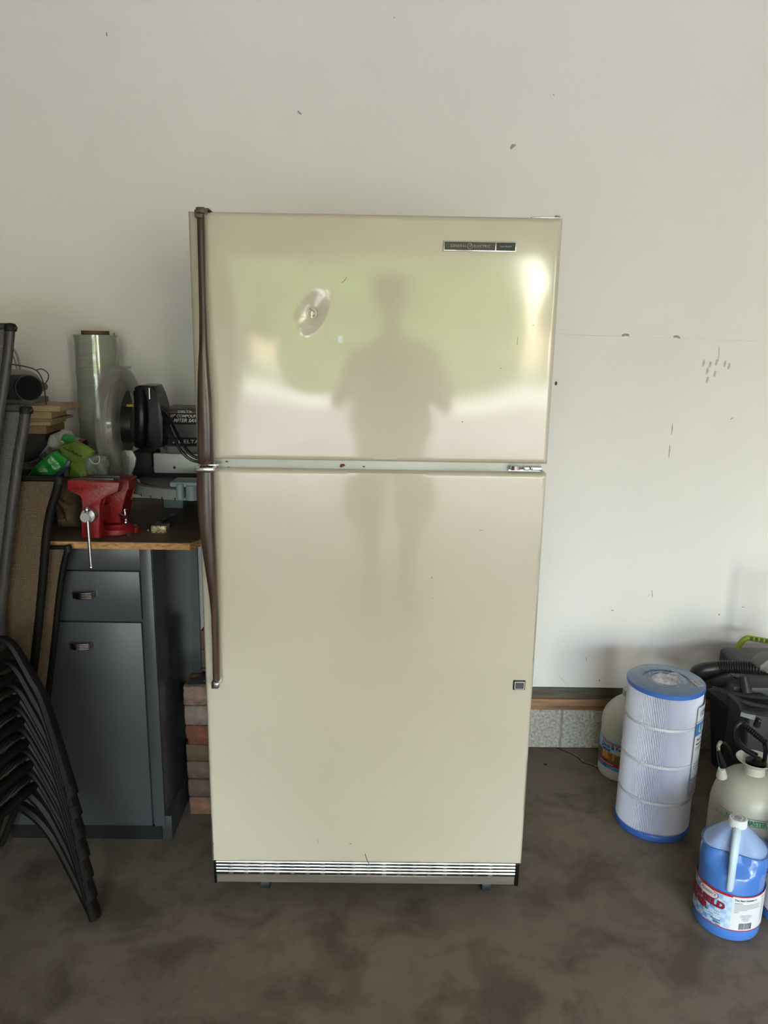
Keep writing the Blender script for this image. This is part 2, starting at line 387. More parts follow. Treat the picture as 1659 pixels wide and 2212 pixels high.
def scratch(par, pts, r=.0005):
    q = MB(); q.tube(smooth_path([P(a, b_, FY-.0002) for a, b_ in pts], 3), r, 5); q.build('scratch', scr, par)
scratch(fd, [(738, 611), (744, 606), (749, 599)]); scratch(fd, [(1117, 745), (1118, 735), (1118, 728)], .0004); scratch(fd, [(997, 911), (1000, 911)], .0008)
scratch(fd, [(1081, 796), (1083, 796)], .0009); scratch(fd, [(1150, 704), (1153, 702)], .0007)
scratch(md, [(789, 1844), (791, 1853), (795, 1862), (797, 1866)], .0009); scratch(md, [(686, 1813), (687, 1822)], .0004); scratch(md, [(1035, 1145), (1044, 1146)], .0004)
scratch(md, [(932, 1247), (933, 1249)], .0010); scratch(md, [(755, 1821), (760, 1823)], .0008); scratch(md, [(441, 1470), (442, 1472)], .0012); scratch(md, [(934, 1292), (935, 1293)], .0008)
for k in range(14): scratch(md, [(459+random.random()*3, 1820+k*3), (460+random.random()*3, 1821+k*3)], .0006)
# handles
def handle(par, rows, name, y0s):
    rg = []
    rows = rows
    for (py, xl, xr), yy in zip(rows, y0s):
        a = P(xl, py, FY-yy*.9); b_ = P(xr, py, FY-yy*.9); w_ = (b_.x-a.x)/2; cx = (a.x+b_.x)/2; z = a.z
        h = .011 + yy*.25; yc = FY-yy+h*.5
        ring = []
        for j in range(16):
            t = 2*PI*j/16; c, s_ = math.cos(t), math.sin(t)
            ring.append(Vector((cx+w_*math.copysign(abs(c)**.55, c), yc+h*.6*math.copysign(abs(s_)**.7, s_), z)))
        rg.append(ring)
    # resample
    q = MB(); q.rings(rg); return q.build(name, wood_h, par, angle=60)
def interp(rows, ys, n=4):
    R_, Y_ = [], []
    for i in range(len(rows)-1):
        for k in range(n):
            t = k/n; s_ = t*t*(3-2*t) if False else t
            R_.append(tuple(a+(b_-a)*s_ for a, b_ in zip(rows[i], rows[i+1]))); Y_.append(ys[i]+(ys[i+1]-ys[i])*s_)
    R_.append(rows[-1]); Y_.append(ys[-1]); return R_, Y_
r1 = [(464, 424.5, 441), (520, 426, 442), (600, 428, 444), (688, 430, 447), (748, 429.5, 449), (808, 426.5, 452.5), (867, 425.5, 457), (925, 425.5, 459.5), (987, 426, 460.5), (1002, 427.5, 461)]
h1 = [.030, .034, .038, .042, .046, .050, .052, .052, .050, .046]
R_, Y_ = interp(r1, h1); hu = handle(fd, R_, 'handle', Y_)
r2 = [(1019, 424.5, 461), (1050, 424, 462), (1100, 426, 463), (1150, 431, 464), (1200, 438, 466.5), (1250, 446, 468.5), (1290, 452, 470), (1330, 455.5, 471.5), (1400, 458, 473), (1474, 459.5, 474.5)]
h2 = [.046, .050, .052, .052, .050, .047, .043, .040, .036, .030]
R_, Y_ = interp(r2, h2); hl = handle(md, R_, 'handle', Y_)
# bright backing strips beside the grips
for par, rows, hs, hd in ((fd, r1, h1, hu), (md, r2, h2, hl)):
    q = MB(); pts = [P(xr+1.2, py, FY-.016) for (py, xl, xr) in rows]
    q.tube(pts, [.0022]*len(pts), 6, flat=(1, 4), up=(1, 0, 0)); q.build('edge_strip', mat('strip_tan', (.36, .30, .2), .35), hd)
    for py, xl, xr in (rows[0], rows[-1]):
        q = MB(); a = P((xl+xr)/2, py, FY-.015); q.box(a.x-.008, a.x+.008, FY-.034, FY+.003, a.z-.008, a.z+.008, .002); q.build('mount', brownp, hd)
a = P(425, 448, FY-.03); b_ = P(444, 462, FY-.03)
q = MB(); q.box(a.x+.001, b_.x+.001, FY-.046, FY-.016, b_.z, a.z-.001, .002); q.box(a.x+.001, b_.x+.004, FY-.02, FY+.02, ZT+.0005, ZT+.0035, .001); q.build('end_cap', brownp, hu, label='brown bracket hooked over the door top')
a = P(424, 1008, FY-.05); b_ = P(462, 1018, FY-.05)
q = MB(); q.box(a.x-.001, b_.x+.001, FY-.060, FY-.002, b_.z, a.z, .003); q.box(a.x, b_.x+.006, FY-.03, FY+.012, a.z-.001, a.z+.002, .001); q.build('chrome_band', chrome, hl)
a = P(459, 1473, FY-.036); b_ = P(475, 1486, FY-.036)
q = MB(); q.box(a.x, b_.x, FY-.040, FY-.003, b_.z, a.z, .004, 3); q.build('chrome_tip', chrome, hl)
# nameplate
a = P(958, 521, FY); b_ = P(1114, 544, FY); zc = (a.z+b_.z)/2; x0, x1 = a.x, b_.x; hz = .0105
q = MB(); q.box(x0, x1, FY-.004, FY+.001, zc-hz, zc+hz, .001); plate = q.build('nameplate', mat('plate_silver', (.62, .61, .56), .25, metal=.8), fd)
xd = x0+(x1-x0)*.72
q = MB(); q.box(x0+.002, xd-.0007, FY-.0046, FY-.003, zc-hz+.0025, zc+hz-.0025); q.build('plate_panel', mat('plate_olive', (.05, .048, .036), .5), plate, smooth=False)
q = MB(); q.box(xd+.0007, x1-.002, FY-.0046, FY-.003, zc-hz+.0025, zc+hz-.0025); q.build('plate_panel', mat('plate_black', (.02, .022, .022), .5), plate, smooth=False)
lt = mat('letter_silver', (.42, .42, .39), .5)
U, V = (1, 0, 0), (0, 0, 1); yl = FY-.0049; span = xd-x0; zf = zc
text_flat('lettering', 'GENERAL', .0070, (x0+span*.285, yl, zf), U, V, lt, plate, sx=.95, space=1.25)
text_flat('lettering', 'ELECTRIC', .0070, (x0+span*.735, yl, zf), U, V, lt, plate, sx=.95, space=1.25)
text_flat('lettering', 'NO FROST', .0044, ((xd+x1)/2, yl, zf), U, V, lt, plate, space=1.15)
ex = x0+span*.505
q = MB(); q.tube([(ex+.0052*math.cos(t), yl, zf+.0052*math.sin(t)) for t in [2*PI*k/28 for k in range(28)]], .00045, 5, closed=True); q.tube([(ex+.0041*math.cos(t), yl, zf+.0041*math.sin(t)) for t in [.4+1.1*k/8 for k in range(8)]], .0003, 4); q.build('emblem_ring', lt, plate)
text_flat('lettering', 'GE', .0050, (ex, yl, zf), U, V, lt, plate, shear=.4, sx=.85, space=.85)
# small square badge
a = P(1109, 1469, FY); b_ = P(1133.5, 1489, FY); x0, x1, z0, z1 = a.x, b_.x, b_.z, a.z
q = MB(); q.box(x0, x1, FY-.004, FY+.001, z0, z1, .0008); bd = q.build('badge', black, md)
i1 = .003
q = MB(); q.box(x0+i1, x1-.002, FY-.0046, FY-.003, z0+.002, z1-i1); q.build('badge_border', mat('border_white', (.8, .79, .77), .3), bd, smooth=False)
q = MB(); q.box(x0+i1+.0013, x1-.0033, FY-.005, FY-.003, z0+.0034, z1-i1-.0013); q.build('badge_panel', mat('badge_grey', (.07, .06, .062), .4), bd, smooth=False)
# hinges
q = MB(); a = P(1168, 468, FY+.02); b_ = P(1204, 466, FY+.02)
q.box(b_.x-.055, b_.x+.006, FY+.012, FY+.09, ZT+.0005, ZT+.0035, .001); q.cyl((b_.x, FY+.02, ZT), (b_.x, FY+.02, ZT+.007), .006, .005, 12); q.cyl((b_.x-.04, FY+.07, ZT), (b_.x-.04, FY+.07, ZT+.006), .005, seg=10)
q.build('top_hinge', steel, fr)
hx0, hx1 = P(1101, 1010, FY).x, P(1172, 1012, FY).x; zh = (Z1+Z2)/2-.001
q = MB(); q.box(hx0+.022+.010, hx0+.045, FY+.000, FY+.04, zh-.004, zh+.0045, .0015); q.box(hx0+.0465, hx1, FY+.001, FY+.04, zh-.004, zh+.0045, .0015); q.cyl((hx0+.013, FY+.006, zh-.003), (hx0+.013, FY+.006, zh+.006), .012, .010, 16); q.box(hx0, hx1-.004, FY+.01, FY+.05, zh-.006, zh-.003); q.build('middle_hinge', chrome, fr)
q = MB()
for px, py, r in ((740, 1005, .005), (737, 1008, .003), (490, 997, .003), (494, 1010, .003), (786, 1008, .0025)):
    q.ball(P(px, py, FY+.018), r, 8, (1.2, .4, .6))
q.build('rust_spot', mat('rust', (.16, .05, .02), .9, var=.4, scale=200), fr)
# grille
gx0, gx1 = P(468, 1880, FY+.01).x, P(1112, 1885, FY+.01).x
gz1 = ZB-.002; gz0 = .052
q = MB(); q.box(gx0, gx1, FY+.022, FY+.03, gz0+.004, gz1+.01); q.build('grille_backing', mat('backing_grey', (.12, .115, .105), .4, metal=.7), fr)
mat('grille_chrome', (.34, .33, .31), .33, metal=1, var=.35, scale=20, stretch=(1, 1, .2), bump=.15, bscale=30)
rows = [.1155, .1065, .0975, .0885]
for z in rows:
    q = MB(); q.tube([(gx0, FY+.010, z), (gx1, FY+.010, z-.0005)], .0040, 8, flat=(1, .9)); gl = q.build('grille_louver', MATS['grille_chrome'], fr)
    q = MB()
    k = 0; xx = gx0+.03
    while xx < gx1-.03:
        q.box(xx, xx+.012, FY+.006, FY+.02, z-.0065, z-.0030, .0005, 1); xx += .0385
    q.build('louver_spacer', MATS['grille_chrome'], gl)
q = MB(); q.box(gx0, gx1, FY+.006, FY+.02, .0795, .0815, .0005, 1); q.box(gx0, gx1, FY+.008, FY+.02, .057, .079, .001, 1)
q.build('kick_plate', mat('plate_dull', (.46, .42, .36), .35, metal=.9, var=.15, scale=15, stretch=(.3, 1, 3)), fr)
for s0, s1 in ((gx0-.006, gx0), (gx1, gx1+.010)):
    q = MB(); q.box(s0, s1, FY+.006, FY+.05, .054, .118, .002); q.build('grille_end_cap', black, fr)
for xx in (P(572, 1915, FY+.04).x, .30):
    q = MB(); q.cyl((xx-.011, FY+.065, .022), (xx+.011, FY+.065, .022), .022, seg=18); q.box(xx-.016, xx+.016, FY+.055, FY+.09, .03, .075, .002); q.build('roller', base_m, fr)
q = MB(); xx = P(556, 1917, FY+.04).x; q.cyl((xx, FY+.035, .040), (xx, FY+.035, .075), .004, seg=8); q.build('leveling_screw', steel, fr)
for xx in (-.3, .3):
    q = MB(); q.cyl((xx-.01, 2.3, .026), (xx+.01, 2.3, .026), .026, seg=14); q.build('roller', base_m, fr)
# ------------------------------------------------------------ steel base cabinet + worktop
CYF = 1.93; CXR, CXL = -.584, -1.02; CZT = .866
cb = thing('base_cabinet', (-.8, 2.18, 0), 'grey steel base cabinet with one drawer above a tall door', 'cabinet')
q = MB(); q.box(CXL, CXR, CYF+.012, 2.43, .045, CZT, .002); q.build('cabinet_body', cab_s, cb)
q = MB()
dz = [(.661+.002, .797), (.047, .655)]; dx1 = P(304, 1290, CYF).x; dx0 = -.905
q.box(dx1+.003, CXR, CYF, CYF+.014, .045, CZT, .0015); q.box(CXL, dx0-.003, CYF, CYF+.014, .045, CZT, .0015); q.box(dx0-.003, dx1+.003, CYF, CYF+.014, .801, CZT, .001)
q.box(dx0-.003, dx1+.003, CYF+.010, CYF+.014, .045, .81)
q.build('face_frame', cab_m, cb)
def pull(par, zc, ln=.032):
    q = MB()
    xc = P(178, 1290, CYF-.02).x if zc > .66 else P(172, 1398, CYF-.02).x
    for k, dz_ in enumerate((.0065, .002, -.0025, -.007)):
        pts = [(xc-ln+.002, CYF-.001, zc+dz_), (xc-ln*.8, CYF-.016, zc+dz_), (xc-.3*ln, CYF-.024, zc+dz_), (xc+.3*ln, CYF-.024, zc+dz_), (xc+ln*.8, CYF-.016, zc+dz_), (xc+ln-.002, CYF-.001, zc+dz_)]
        q.tube(smooth_path(pts, 4), .0021, 6)
    q.build('handle', chrome, par)
q = MB(); q.box(dx0, dx1, CYF-.002, CYF+.012, dz[0][0], dz[0][1], .002); dwr = q.build('drawer', cab_m, cb); pull(dwr, P(178, 1287, CYF-.02).z)
q = MB(); q.box(dx0, dx1-.002, CYF-.002, CYF+.012, dz[1][0], dz[1][1], .002); cdr = q.build('door', cab_m, cb); pull(cdr, P(172, 1397, CYF-.02).z)
q = MB(); q.box(CXL, CXR-.002, CYF+.06, 2.40, .0, .05); q.box(CXR-.01, CXR+.018, CYF+.004, 2.42, 0, .075, .001); q.build('plinth', base_m, cb)
q = MB(); q.box(CXL, CXR-.011, CYF+.004, CYF+.03, .0, .043); q.build('toe_kick', black2, cb, smooth=False)
# worktop
pb = bpy.data.materials.new('particleboard'); pb.use_nodes = True; n = pb.node_tree; b = n.nodes['Principled BSDF']; L = n.links
tc = n.nodes.new('ShaderNodeTexCoord'); vr = n.nodes.new('ShaderNodeTexVoronoi'); vr.inputs['Scale'].default_value = 160
mp = n.nodes.new('ShaderNodeMapping'); mp.inputs['Scale'].default_value = (.35, 1, 1.2); L.new(tc.outputs['Object'], mp.inputs[0]); L.new(mp.outputs[0], vr.inputs[0])
r = ramp(vr, .0, (.20, .085, .025), .7, (.50, .26, .10)); L.new(r.outputs[0], b.inputs['Base Color']); b.inputs['Roughness'].default_value = .8
top_m = mat('worktop_hardboard', (.10, .065, .042), .5, var=.3, scale=9)
WT0, WT1 = .866, .885; WFY = 1.90
wr = P(410, 1176, WFY).x
poly = [(-1.505, WFY), (wr, WFY), (wr+.022, WFY+.045), (-.425, WFY+.07), (-.425, 2.445), (-1.505, 2.445)]
wt = thing('worktop', (-1.0, 2.17, WT0), 'brown hardboard-topped particleboard worktop with a clipped front corner', 'worktop')
q = MB(); q.prism([(x, y, WT0) for x, y in poly], (0, 0, WT1-WT0-.002)); q.build('board', pb, wt, smooth=False)
q = MB(); q.prism([(x, y, WT1-.0019) for x, y in poly], (0, 0, .0019)); q.build('top_sheet', top_m, wt, smooth=False)
# left support of the worktop
for x0_, x1_, y0_ in ((-1.50, -1.46, 1.96), (-1.12, -1.08, 2.36)):
    q = MB(); q.box(x0_, x1_, y0_, 2.40, 0, WT0); q.build('support_panel', pb, wt, smooth=False)
# ------------------------------------------------------------ bench vise
def pv(a, b_, y): return P(a, b_, y)
vz = WT1
vs = thing('bench_vise', (-.70, 1.98, vz), 'red cast bench vise with steel handle bar hanging at the worktop edge', 'vise')
yF = 1.865
poly = [(145, 1038), (145, 1061), (164, 1064), (175, 1069), (180, 1080), (178, 1100), (176, 1130), (176, 1161), (215, 1163), (215, 1110), (212, 1092), (216, 1078), (228, 1069), (254, 1065), (258, 1043)]
q = MB(); q.prism([P(a, b_, yF) for a, b_ in poly], (0, .034, 0), .003); q.build('front_jaw', red, vs)
a = P(176, 1100, yF); b_ = P(215, 1160, yF)
q = MB(); q.box(a.x+.006, b_.x-.004, yF+.03, 2.08, b_.z+.030, a.z-.004, .003); q.build('slide_bar', red, vs)
yR = 1.965
poly = [(176, 1034), (176, 1056), (206, 1060), (214, 1075), (216, 1130), (262, 1130), (262, 1090), (268, 1068), (279, 1058), (278, 1037)]
q = MB(); q.prism([P(a, b_, yR) for a, b_ in poly], (0, .075, 0), .004); q.build('rear_jaw', red, vs)
jt = P(205, 1036, yF+.02).z
q = MB(); q.box(a.x-.022, b_.x+.032, yF+.034, yF+.044, jt-.02, jt+.001, .001); q.build('jaw_plate', mat('jaw_steel', (.10, .09, .09), .5, metal=.8), vs)
q = MB(); q.box(a.x-.002, P(262, 1040, yR).x, yR-.010, yR, jt-.022, jt-.003, .001); q.build('jaw_plate', MATS['jaw_steel'], vs)
c = P(248, 1138, 1.985); q = MB(); q.lathe([(.046, vz), (.050, vz+.003), (.050, vz+.016), (.043, vz+.020), (.040, vz+.028), (.02, vz+.035)], (c.x, 2.0, 0), 28)
for dx_, dy_ in ((.044, .008), (-.03, .035), (-.02, -.028)):
    q.lathe([(.015, vz), (.015, vz+.012), (.013, vz+.014)], (c.x+dx_, 2.0+dy_, 0), 16)
q.build('swivel_base', red, vs)
q = MB(); q.lathe([(.008, vz+.014), (.008, vz+.018), (.004, vz+.020)], (c.x+.044, 2.008, 0), 14); q.build('bolt', steel, vs)
q = MB(); q.cyl((c.x+.043, 1.965, vz), (c.x+.043, 1.965, vz+.009), .006, seg=6); q.build('bolt', steel, vs)
s = P(187, 1116, yF-.03)
q = MB(); q.cyl((s.x, yF-.042, s.z), (s.x, yF-.02, s.z), .0115, .0115, 20); q.cyl((s.x, yF-.022, s.z), (s.x, yF+.002, s.z), .017, .019, 20); q.cyl((s.x, yF, s.z), (s.x, 2.02, s.z), .008, seg=12); q.build('screw', steel, vs)
t = P(188, 1101, yF-.03); e = P(197, 1225, yF-.03)
q = MB(); q.cyl(t, e, .0045, seg=10); q.ball(t, .0075); q.ball(e, .0065); q.build('handle_bar', chrome, vs)
s = P(270, 1112, 1.96); q = MB(); q.cyl((s.x-.012, s.y, s.z), (s.x+.005, s.y-.01, s.z-.004), .006, seg=10); q.cyl((s.x, s.y, s.z+.012), (s.x+.004, s.y-.008, s.z-.018), .0035, seg=8); q.ball((s.x, s.y, s.z+.013), .005); q.ball((s.x+.004, s.y-.009, s.z-.018), .006); q.build('lock_screw', chrome, vs)
# ------------------------------------------------------------ padlock, blade
c = PZ(343, 1152, vz); pk = thing('padlock', (c.x, c.y, vz), 'brass-faced laminated padlock lying on the worktop beside the vise', 'padlock')
Mr = Matrix.Translation((c.x, c.y, vz)) @ Matrix.Rotation(-.05, 4, 'Z')
q = MB()
for k in range(7): q.box(-.0205, .0205, .003+k*.0042, .0068+k*.0042, .0, .021, .002, 2, Mr)
q.build('laminated_body', mat('lock_steel', (.16, .14, .11), .4, metal=.7), pk)
q = MB(); q.box(-.0200, .0200, -.0005, .003, .0005, .0205, .003, 2, Mr); face = q.build('face_plate', mat('brass', (.50, .34, .10), .45, metal=.35, var=.4, scale=160, col2=(.62, .55, .35)), pk)
q = MB(); q.tube([Mr @ Vector((.0048*math.cos(t), -.001, .0105+.0048*math.sin(t))) for t in [2*PI*k/16 for k in range(16)]], .0006, 5, closed=True); q.box(-.0006, .0006, -.0014, 0, .0075, .0135, 0, 1, Mr)
q.build('keyway', black2, face)
q = MB()
for sx in (-1, 1):
    for x_, z_ in ((.017, .004), (.017, .017), (.006, .0185), (.006, .0025)): q.ball(Mr @ Vector((sx*x_, -.0006, z_)), .0016, 8, (1, .5, 1))
q.build('rivet', mat('rivet_dark', (.05, .035, .02), .5), face)
q = MB(); q.tube([Mr @ Vector(p) for p in smooth_path([(-.012, .03, .0105), (-.012, .048, .0105), (0, .058, .0105), (.012, .048, .0105), (.012, .03, .0105)], 5)], .0033, 8); q.build('shackle', steel, pk)
a = PZ(331, 1137, vz); b_ = PZ(379, 1109, vz); d = (b_-a); 
q = MB(); M_ = Matrix.Translation(a) @ Matrix.Rotation(math.atan2(d.y, d.x), 4, 'Z'); q.box(0, d.length, -.013, .013, .0, .003, .001, 1, M_)
bl = tag(q.build('blade_strip', mat('blade_black', (.012, .014, .016), .35), org=(a.x, a.y, vz)), 'flat dark metal strip lying behind the padlock on the worktop', 'blade')
q = MB()
for k in (.2, .5, .83): q.box(d.length*k-.008, d.length*k+.008, -.003, .003, .0029, .0034, 0, 1, M_)
q.build('slot', steel, bl)
c = PZ(320, 1148, vz); q = MB(); q.ball((c.x, c.y, vz+.003), .003, 8); tag(q.build('small_bearing', steel, org=(c.x, c.y, vz)), 'tiny bright steel ball lying left of the padlock', 'ball')
# ------------------------------------------------------------ miter saw
ms = thing('miter_saw', (-.55, 2.2, vz), 'compound miter saw with clear blade guard, black housing and grey turntable', 'saw')
pt = mat('saw_paint', (.16, .20, .20), .4, var=.12, scale=20, bump=.15)
cT = Vector((-.50, 2.25, 0)); RTb = .228
q = MB()
za, zb = P(300, 1080, 2.02).z, P(300, 1060, 2.02).z
for a0, a1 in ((-2.75, -.4),):
    ptsO = [(cT.x+RTb*math.cos(a0+(a1-a0)*k/24), cT.y+RTb*math.sin(a0+(a1-a0)*k/24)) for k in range(25)]
    ptsI = [(cT.x+(RTb-.02)*math.cos(a0+(a1-a0)*k/24), cT.y+(RTb-.02)*math.sin(a0+(a1-a0)*k/24)) for k in range(25)]
    q.prism([(x, y, za) for x, y in ptsO]+[(x, y, za) for x, y in reversed(ptsI)], (0, 0, .028), 0)
q.build('miter_scale', mat('scale_grey', (.24, .26, .24), .4, metal=.3, var=.1), ms)
q = MB()
for k in range(9):
    a = -2.6+k*.17; q.box(-.0012, .0012, -.0012, .001, za-.001, za+.006, 0, 1, Matrix.Translation((cT.x+RTb*math.cos(a), cT.y+RTb*math.sin(a), 0)) @ Matrix.Rotation(a+PI/2, 4, 'Z'))
q.build('scale_notch', black2, ms)
q = MB(); q.lathe([(.19, za+.010), (.195, za+.026), (.185, za+.030), (.0, za+.030)], (cT.x, cT.y, 0), 40); q.build('turntable', mat('table_worn', (.13, .12, .115), .5, var=.25, scale=12), ms)
q = MB()
for x_, y_ in ((-.62, 2.32), (-.40, 2.32)): q.box(x_-.03, x_+.03, y_-.02, y_+.08, vz, za+.012, .003)
q.box(-.66, -.38, 2.24, 2.42, za-.02, za+.012, .004); q.build('base_casting', pt, ms)
k0, k1 = P(369, 1040, 2.02), P(430, 1075, 2.02)
q = MB(); q.box(k0.x, k1.x+.03, 2.005, 2.08, k1.z+.030, k0.z+.001, .004); q.cyl(((P(388, 1060, 2).x), 2.008, k1.z), ((P(388, 1060, 2).x), 2.008, k0.z-.004), .011, seg=14); q.cyl(((P(412, 1060, 2).x), 2.012, k1.z-.004), ((P(412, 1060, 2).x), 2.012, k0.z-.008), .017, .016, 16); q.build('miter_lock', mat('lock_grey', (.20, .25, .26), .4, bump=.2), ms)
# fences
f0, f1 = P(330, 979, 2.17), P(470, 1024, 2.17)
q = MB(); q.box(f0.x, f1.x, 2.17, 2.184, f1.z, f0.z, .004); q.cyl
fenc = q.build('fence', alu, ms)
h_ = P(377, 1010, 2.17); q = MB(); q.cyl((h_.x, 2.1695, h_.z), (h_.x, 2.172, h_.z), .004, seg=12); q.build('screw_hole', black2, fenc)
poly = [(258, 973), (285, 973), (294, 990), (291, 1006), (281, 1032), (262, 1032)]
q = MB(); q.prism([P(a, b_, 2.19) for a, b_ in poly], (0, .012, 0), .002); q.build('fence', alu, ms)
q = MB(); a = P(283, 975, 2.21); b_ = P(332, 1035, 2.21); q.box(a.x, b_.x, 2.205, 2.30, b_.z, a.z, .008); q.box(P(325, 1000, 2.2).x, -.40, 2.19, 2.26, P(300, 1045, 2.2).z, P(300, 1004, 2.2).z, .004); q.build('pivot_arm', black2, ms)
# guard and blade: disc in a plane running front to back, turned a little
gc = Vector((P(262, 920, 2.2).x, 2.20, P(276, 916, 2.2).z)); rg = .158
ax = Vector((math.cos(.02), math.sin(.02), 0)); fwd = Vector((-ax.y, ax.x, 0)); zz = Vector((0, 0, 1))
clear = mat('clear_plastic', (.30, .275, .24), .1, var=.03, alpha=.30, spec=.7)
def disc_pt(a, r, off): return gc+ax*off+(-fwd*math.cos(a)+zz*math.sin(a))*r
q = MB()
angs = [-1.25+(2.9+1.25)*k/40 for k in range(41)]
rgs = []
for a in angs:
    prof = [(.095, -.026), (rg-.012, -.028), (rg-.003, -.022), (rg, -.010), (rg, .010), (rg-.003, .022), (rg-.012, .028), (.095, .026)]
    rgs.append([disc_pt(a, r, o) for r, o in prof]+[disc_pt(a, r-.0025, o*.9) for r, o in reversed(prof)])
q.rings(rgs); q.build('blade_guard', clear, ms)
q = MB(); rgs = []
for k in range(64):
    a = 2*PI*k/64; rgs.append([disc_pt(a, .05, -.001), disc_pt(a, .125+(.003 if k % 2 else 0), -.001), disc_pt(a, .125+(.003 if k % 2 else 0), .001), disc_pt(a, .05, .001)])
q.rings(rgs, closed=True); q.cyl(gc-ax*.012, gc+ax*.04, .052, .052, 24); q.build('saw_blade', mat('blade_dark', (.05, .048, .045), .35, metal=.8), ms)
q = MB(); a = disc_pt(1.75, rg, 0); q.box(-.022, .024, -.03, .02, -.002, .006, .002, 1, Matrix.Translation(a)); q.build('guard_tab', clear, ms)
q = MB(); q.cyl(gc+ax*.020+zz*.045, gc+ax*.045+zz*.045, .012, seg=14); q.build('yellow_knob', mat('knob_yellow', (.55, .48, .03), .4), ms)
# black upper housing
yH = 2.10
poly = [(290, 836), (300, 832), (322, 833), (331, 834), (338, 851), (346, 876), (352, 900), (352, 950), (348, 968), (318, 970), (292, 960), (288, 925), (288, 880)]
q = MB(); q.prism([P(a, b_, yH) for a, b_ in poly], (0, .09, 0), .003); hs = q.build('upper_housing', black, ms)
pts = [P(300, 845, yH-.002), P(303, 880, yH-.016), P(304, 915, yH-.020), P(303, 950, yH-.010), P(301, 963, yH+.004)]
q = MB(); q.tube(smooth_path(pts, 5), [.012]*21, 12, flat=(1.3, .8), up=(1, 0, 0)); q.build('housing_rib', black, ms)
q = MB(); q.tube([P(322, 838, yH-.003), P(323, 862, yH-.003)], .003, 8); q.build('latch', steel, ms)
# motor with printed labels
m0, m1 = P(352, 884, 2.16), P(470, 975, 2.16)
mg = mat('motor_grey', (.055, .058, .06), .5)
q = MB(); q.box(m0.x-.01, -.44, 2.16, 2.29, m1.z, P(352, 882, 2.16).z, .012, 3); mo = q.build('motor', mg, ms)
zA, zB = P(400, 893, 2.158).z, P(400, 917, 2.158).z; xa = P(362, 900, 2.158).x
q = MB(); q.box(xa, -.445, 2.1585, 2.165, zB, zA, .001, 1); q.build('black_label', black2, mo)
q = MB(); q.box(xa, -.445, 2.1585, 2.165, zA, zA+.004, 0); q.build('rust_stripe', mat('stripe_orange', (.17, .08, .035), .6), mo, smooth=False)
zC, zD = P(400, 945, 2.158).z, P(400, 963, 2.158).z
q = MB(); q.box(P(354, 950, 2.158).x, -.445, 2.1585, 2.165, zD, zC, .001, 1); q.build('black_label', black2, mo)
wl = mat('print_white', (.55, .55, .53), .6)
def tl(body, px, py, size, y=2.1582, **k):
    c = P(px, py, y); return text_flat('lettering', body, size, c, U, V, wl, mo, **k)
tl('DELTA', 384, 889.3, .0085, align='LEFT', off=.0002, sx=1.55); tl('10" COMPOUND', 366, 898.4, .0112, align='LEFT', shear=.35, off=.0003); tl('MITER SAW', 374, 908.2, .0138, align='LEFT', shear=.35, off=.0004)
tl('\u25B2 DELTA'[2:], 385, 954, .0145, align='LEFT', sx=1.35)
c = P(376, 954, 2.158); q = MB(); q.prism([(c.x-.004, 2.158, c.z-.004), (c.x+.004, 2.158, c.z-.004), (c.x+.001, 2.158, c.z+.005)], (0, .0008, 0)); q.build('triangle_mark', wl, mo, smooth=False)
q = MB(); a = P(365, 962, 2.15); b_ = P(425, 976, 2.15); q.box(a.x, b_.x+.02, 2.13, 2.158, b_.z, a.z, .002); q.build('nameplate', mat('plate_taupe', (.12, .11, .10), .5), mo)
for off in (0, 1):
    q = MB(); pts = [P(345, 880, 2.12), P(358+off*9, 905, 2.09), P(372+off*12, 940, 2.07), P(392+off*14, 975, 2.06), P(415+off*8, 994-off*6, 2.06), P(448, 1000-off*6, 2.06)]
    q.tube(smooth_path(pts, 6), .0042, 8); q.build('power_cord', black, ms)
# ------------------------------------------------------------ stretch wrap roll
c = P(212, 900, 2.35); rr = .0645; zt = P(212, 722, 2.34).z
wr_ = thing('stretch_wrap_roll', (c.x, 2.372, vz), 'tall upright roll of clear stretch film on a cardboard core by the wall', 'roll')
film = mat('stretch_film', (.30, .31, .27), .12, var=.10, scale=40, stretch=(.5, .5, 8), spec=.9, bump=.06, bscale=60, coat=1)
q = MB(); q.lathe([(.040, vz+.012), (rr, vz+.012)]+[(rr+.0008*math.sin(k*2.1), vz+.012+(zt-vz-.014)*k/24) for k in range(25)]+[(.041, zt)], (c.x, 2.372, 0), 40); q.build('film', film, wr_)
q = MB(); q.lathe([(.034, vz), (.040, vz), (.040, zt+.010), (.034, zt+.010), (.034, zt-.05)], (c.x, 2.372, 0), 32, cap=False); q.build('core', mat('cardboard', (.14, .075, .045), .8), wr_)
q = MB()
def fl(u, v):
    z = zt+.004-.22*v; return Vector((c.x+rr+.004*math.sin(v*9)+.010*u, 2.335-.012*u+.006*math.sin(v*5), z))
q.grid(fl, 3, 14); q.build('loose_film_edge', mat('film_edge', (.5, .48, .43), .3, alpha=.55), wr_, thick=.0006)
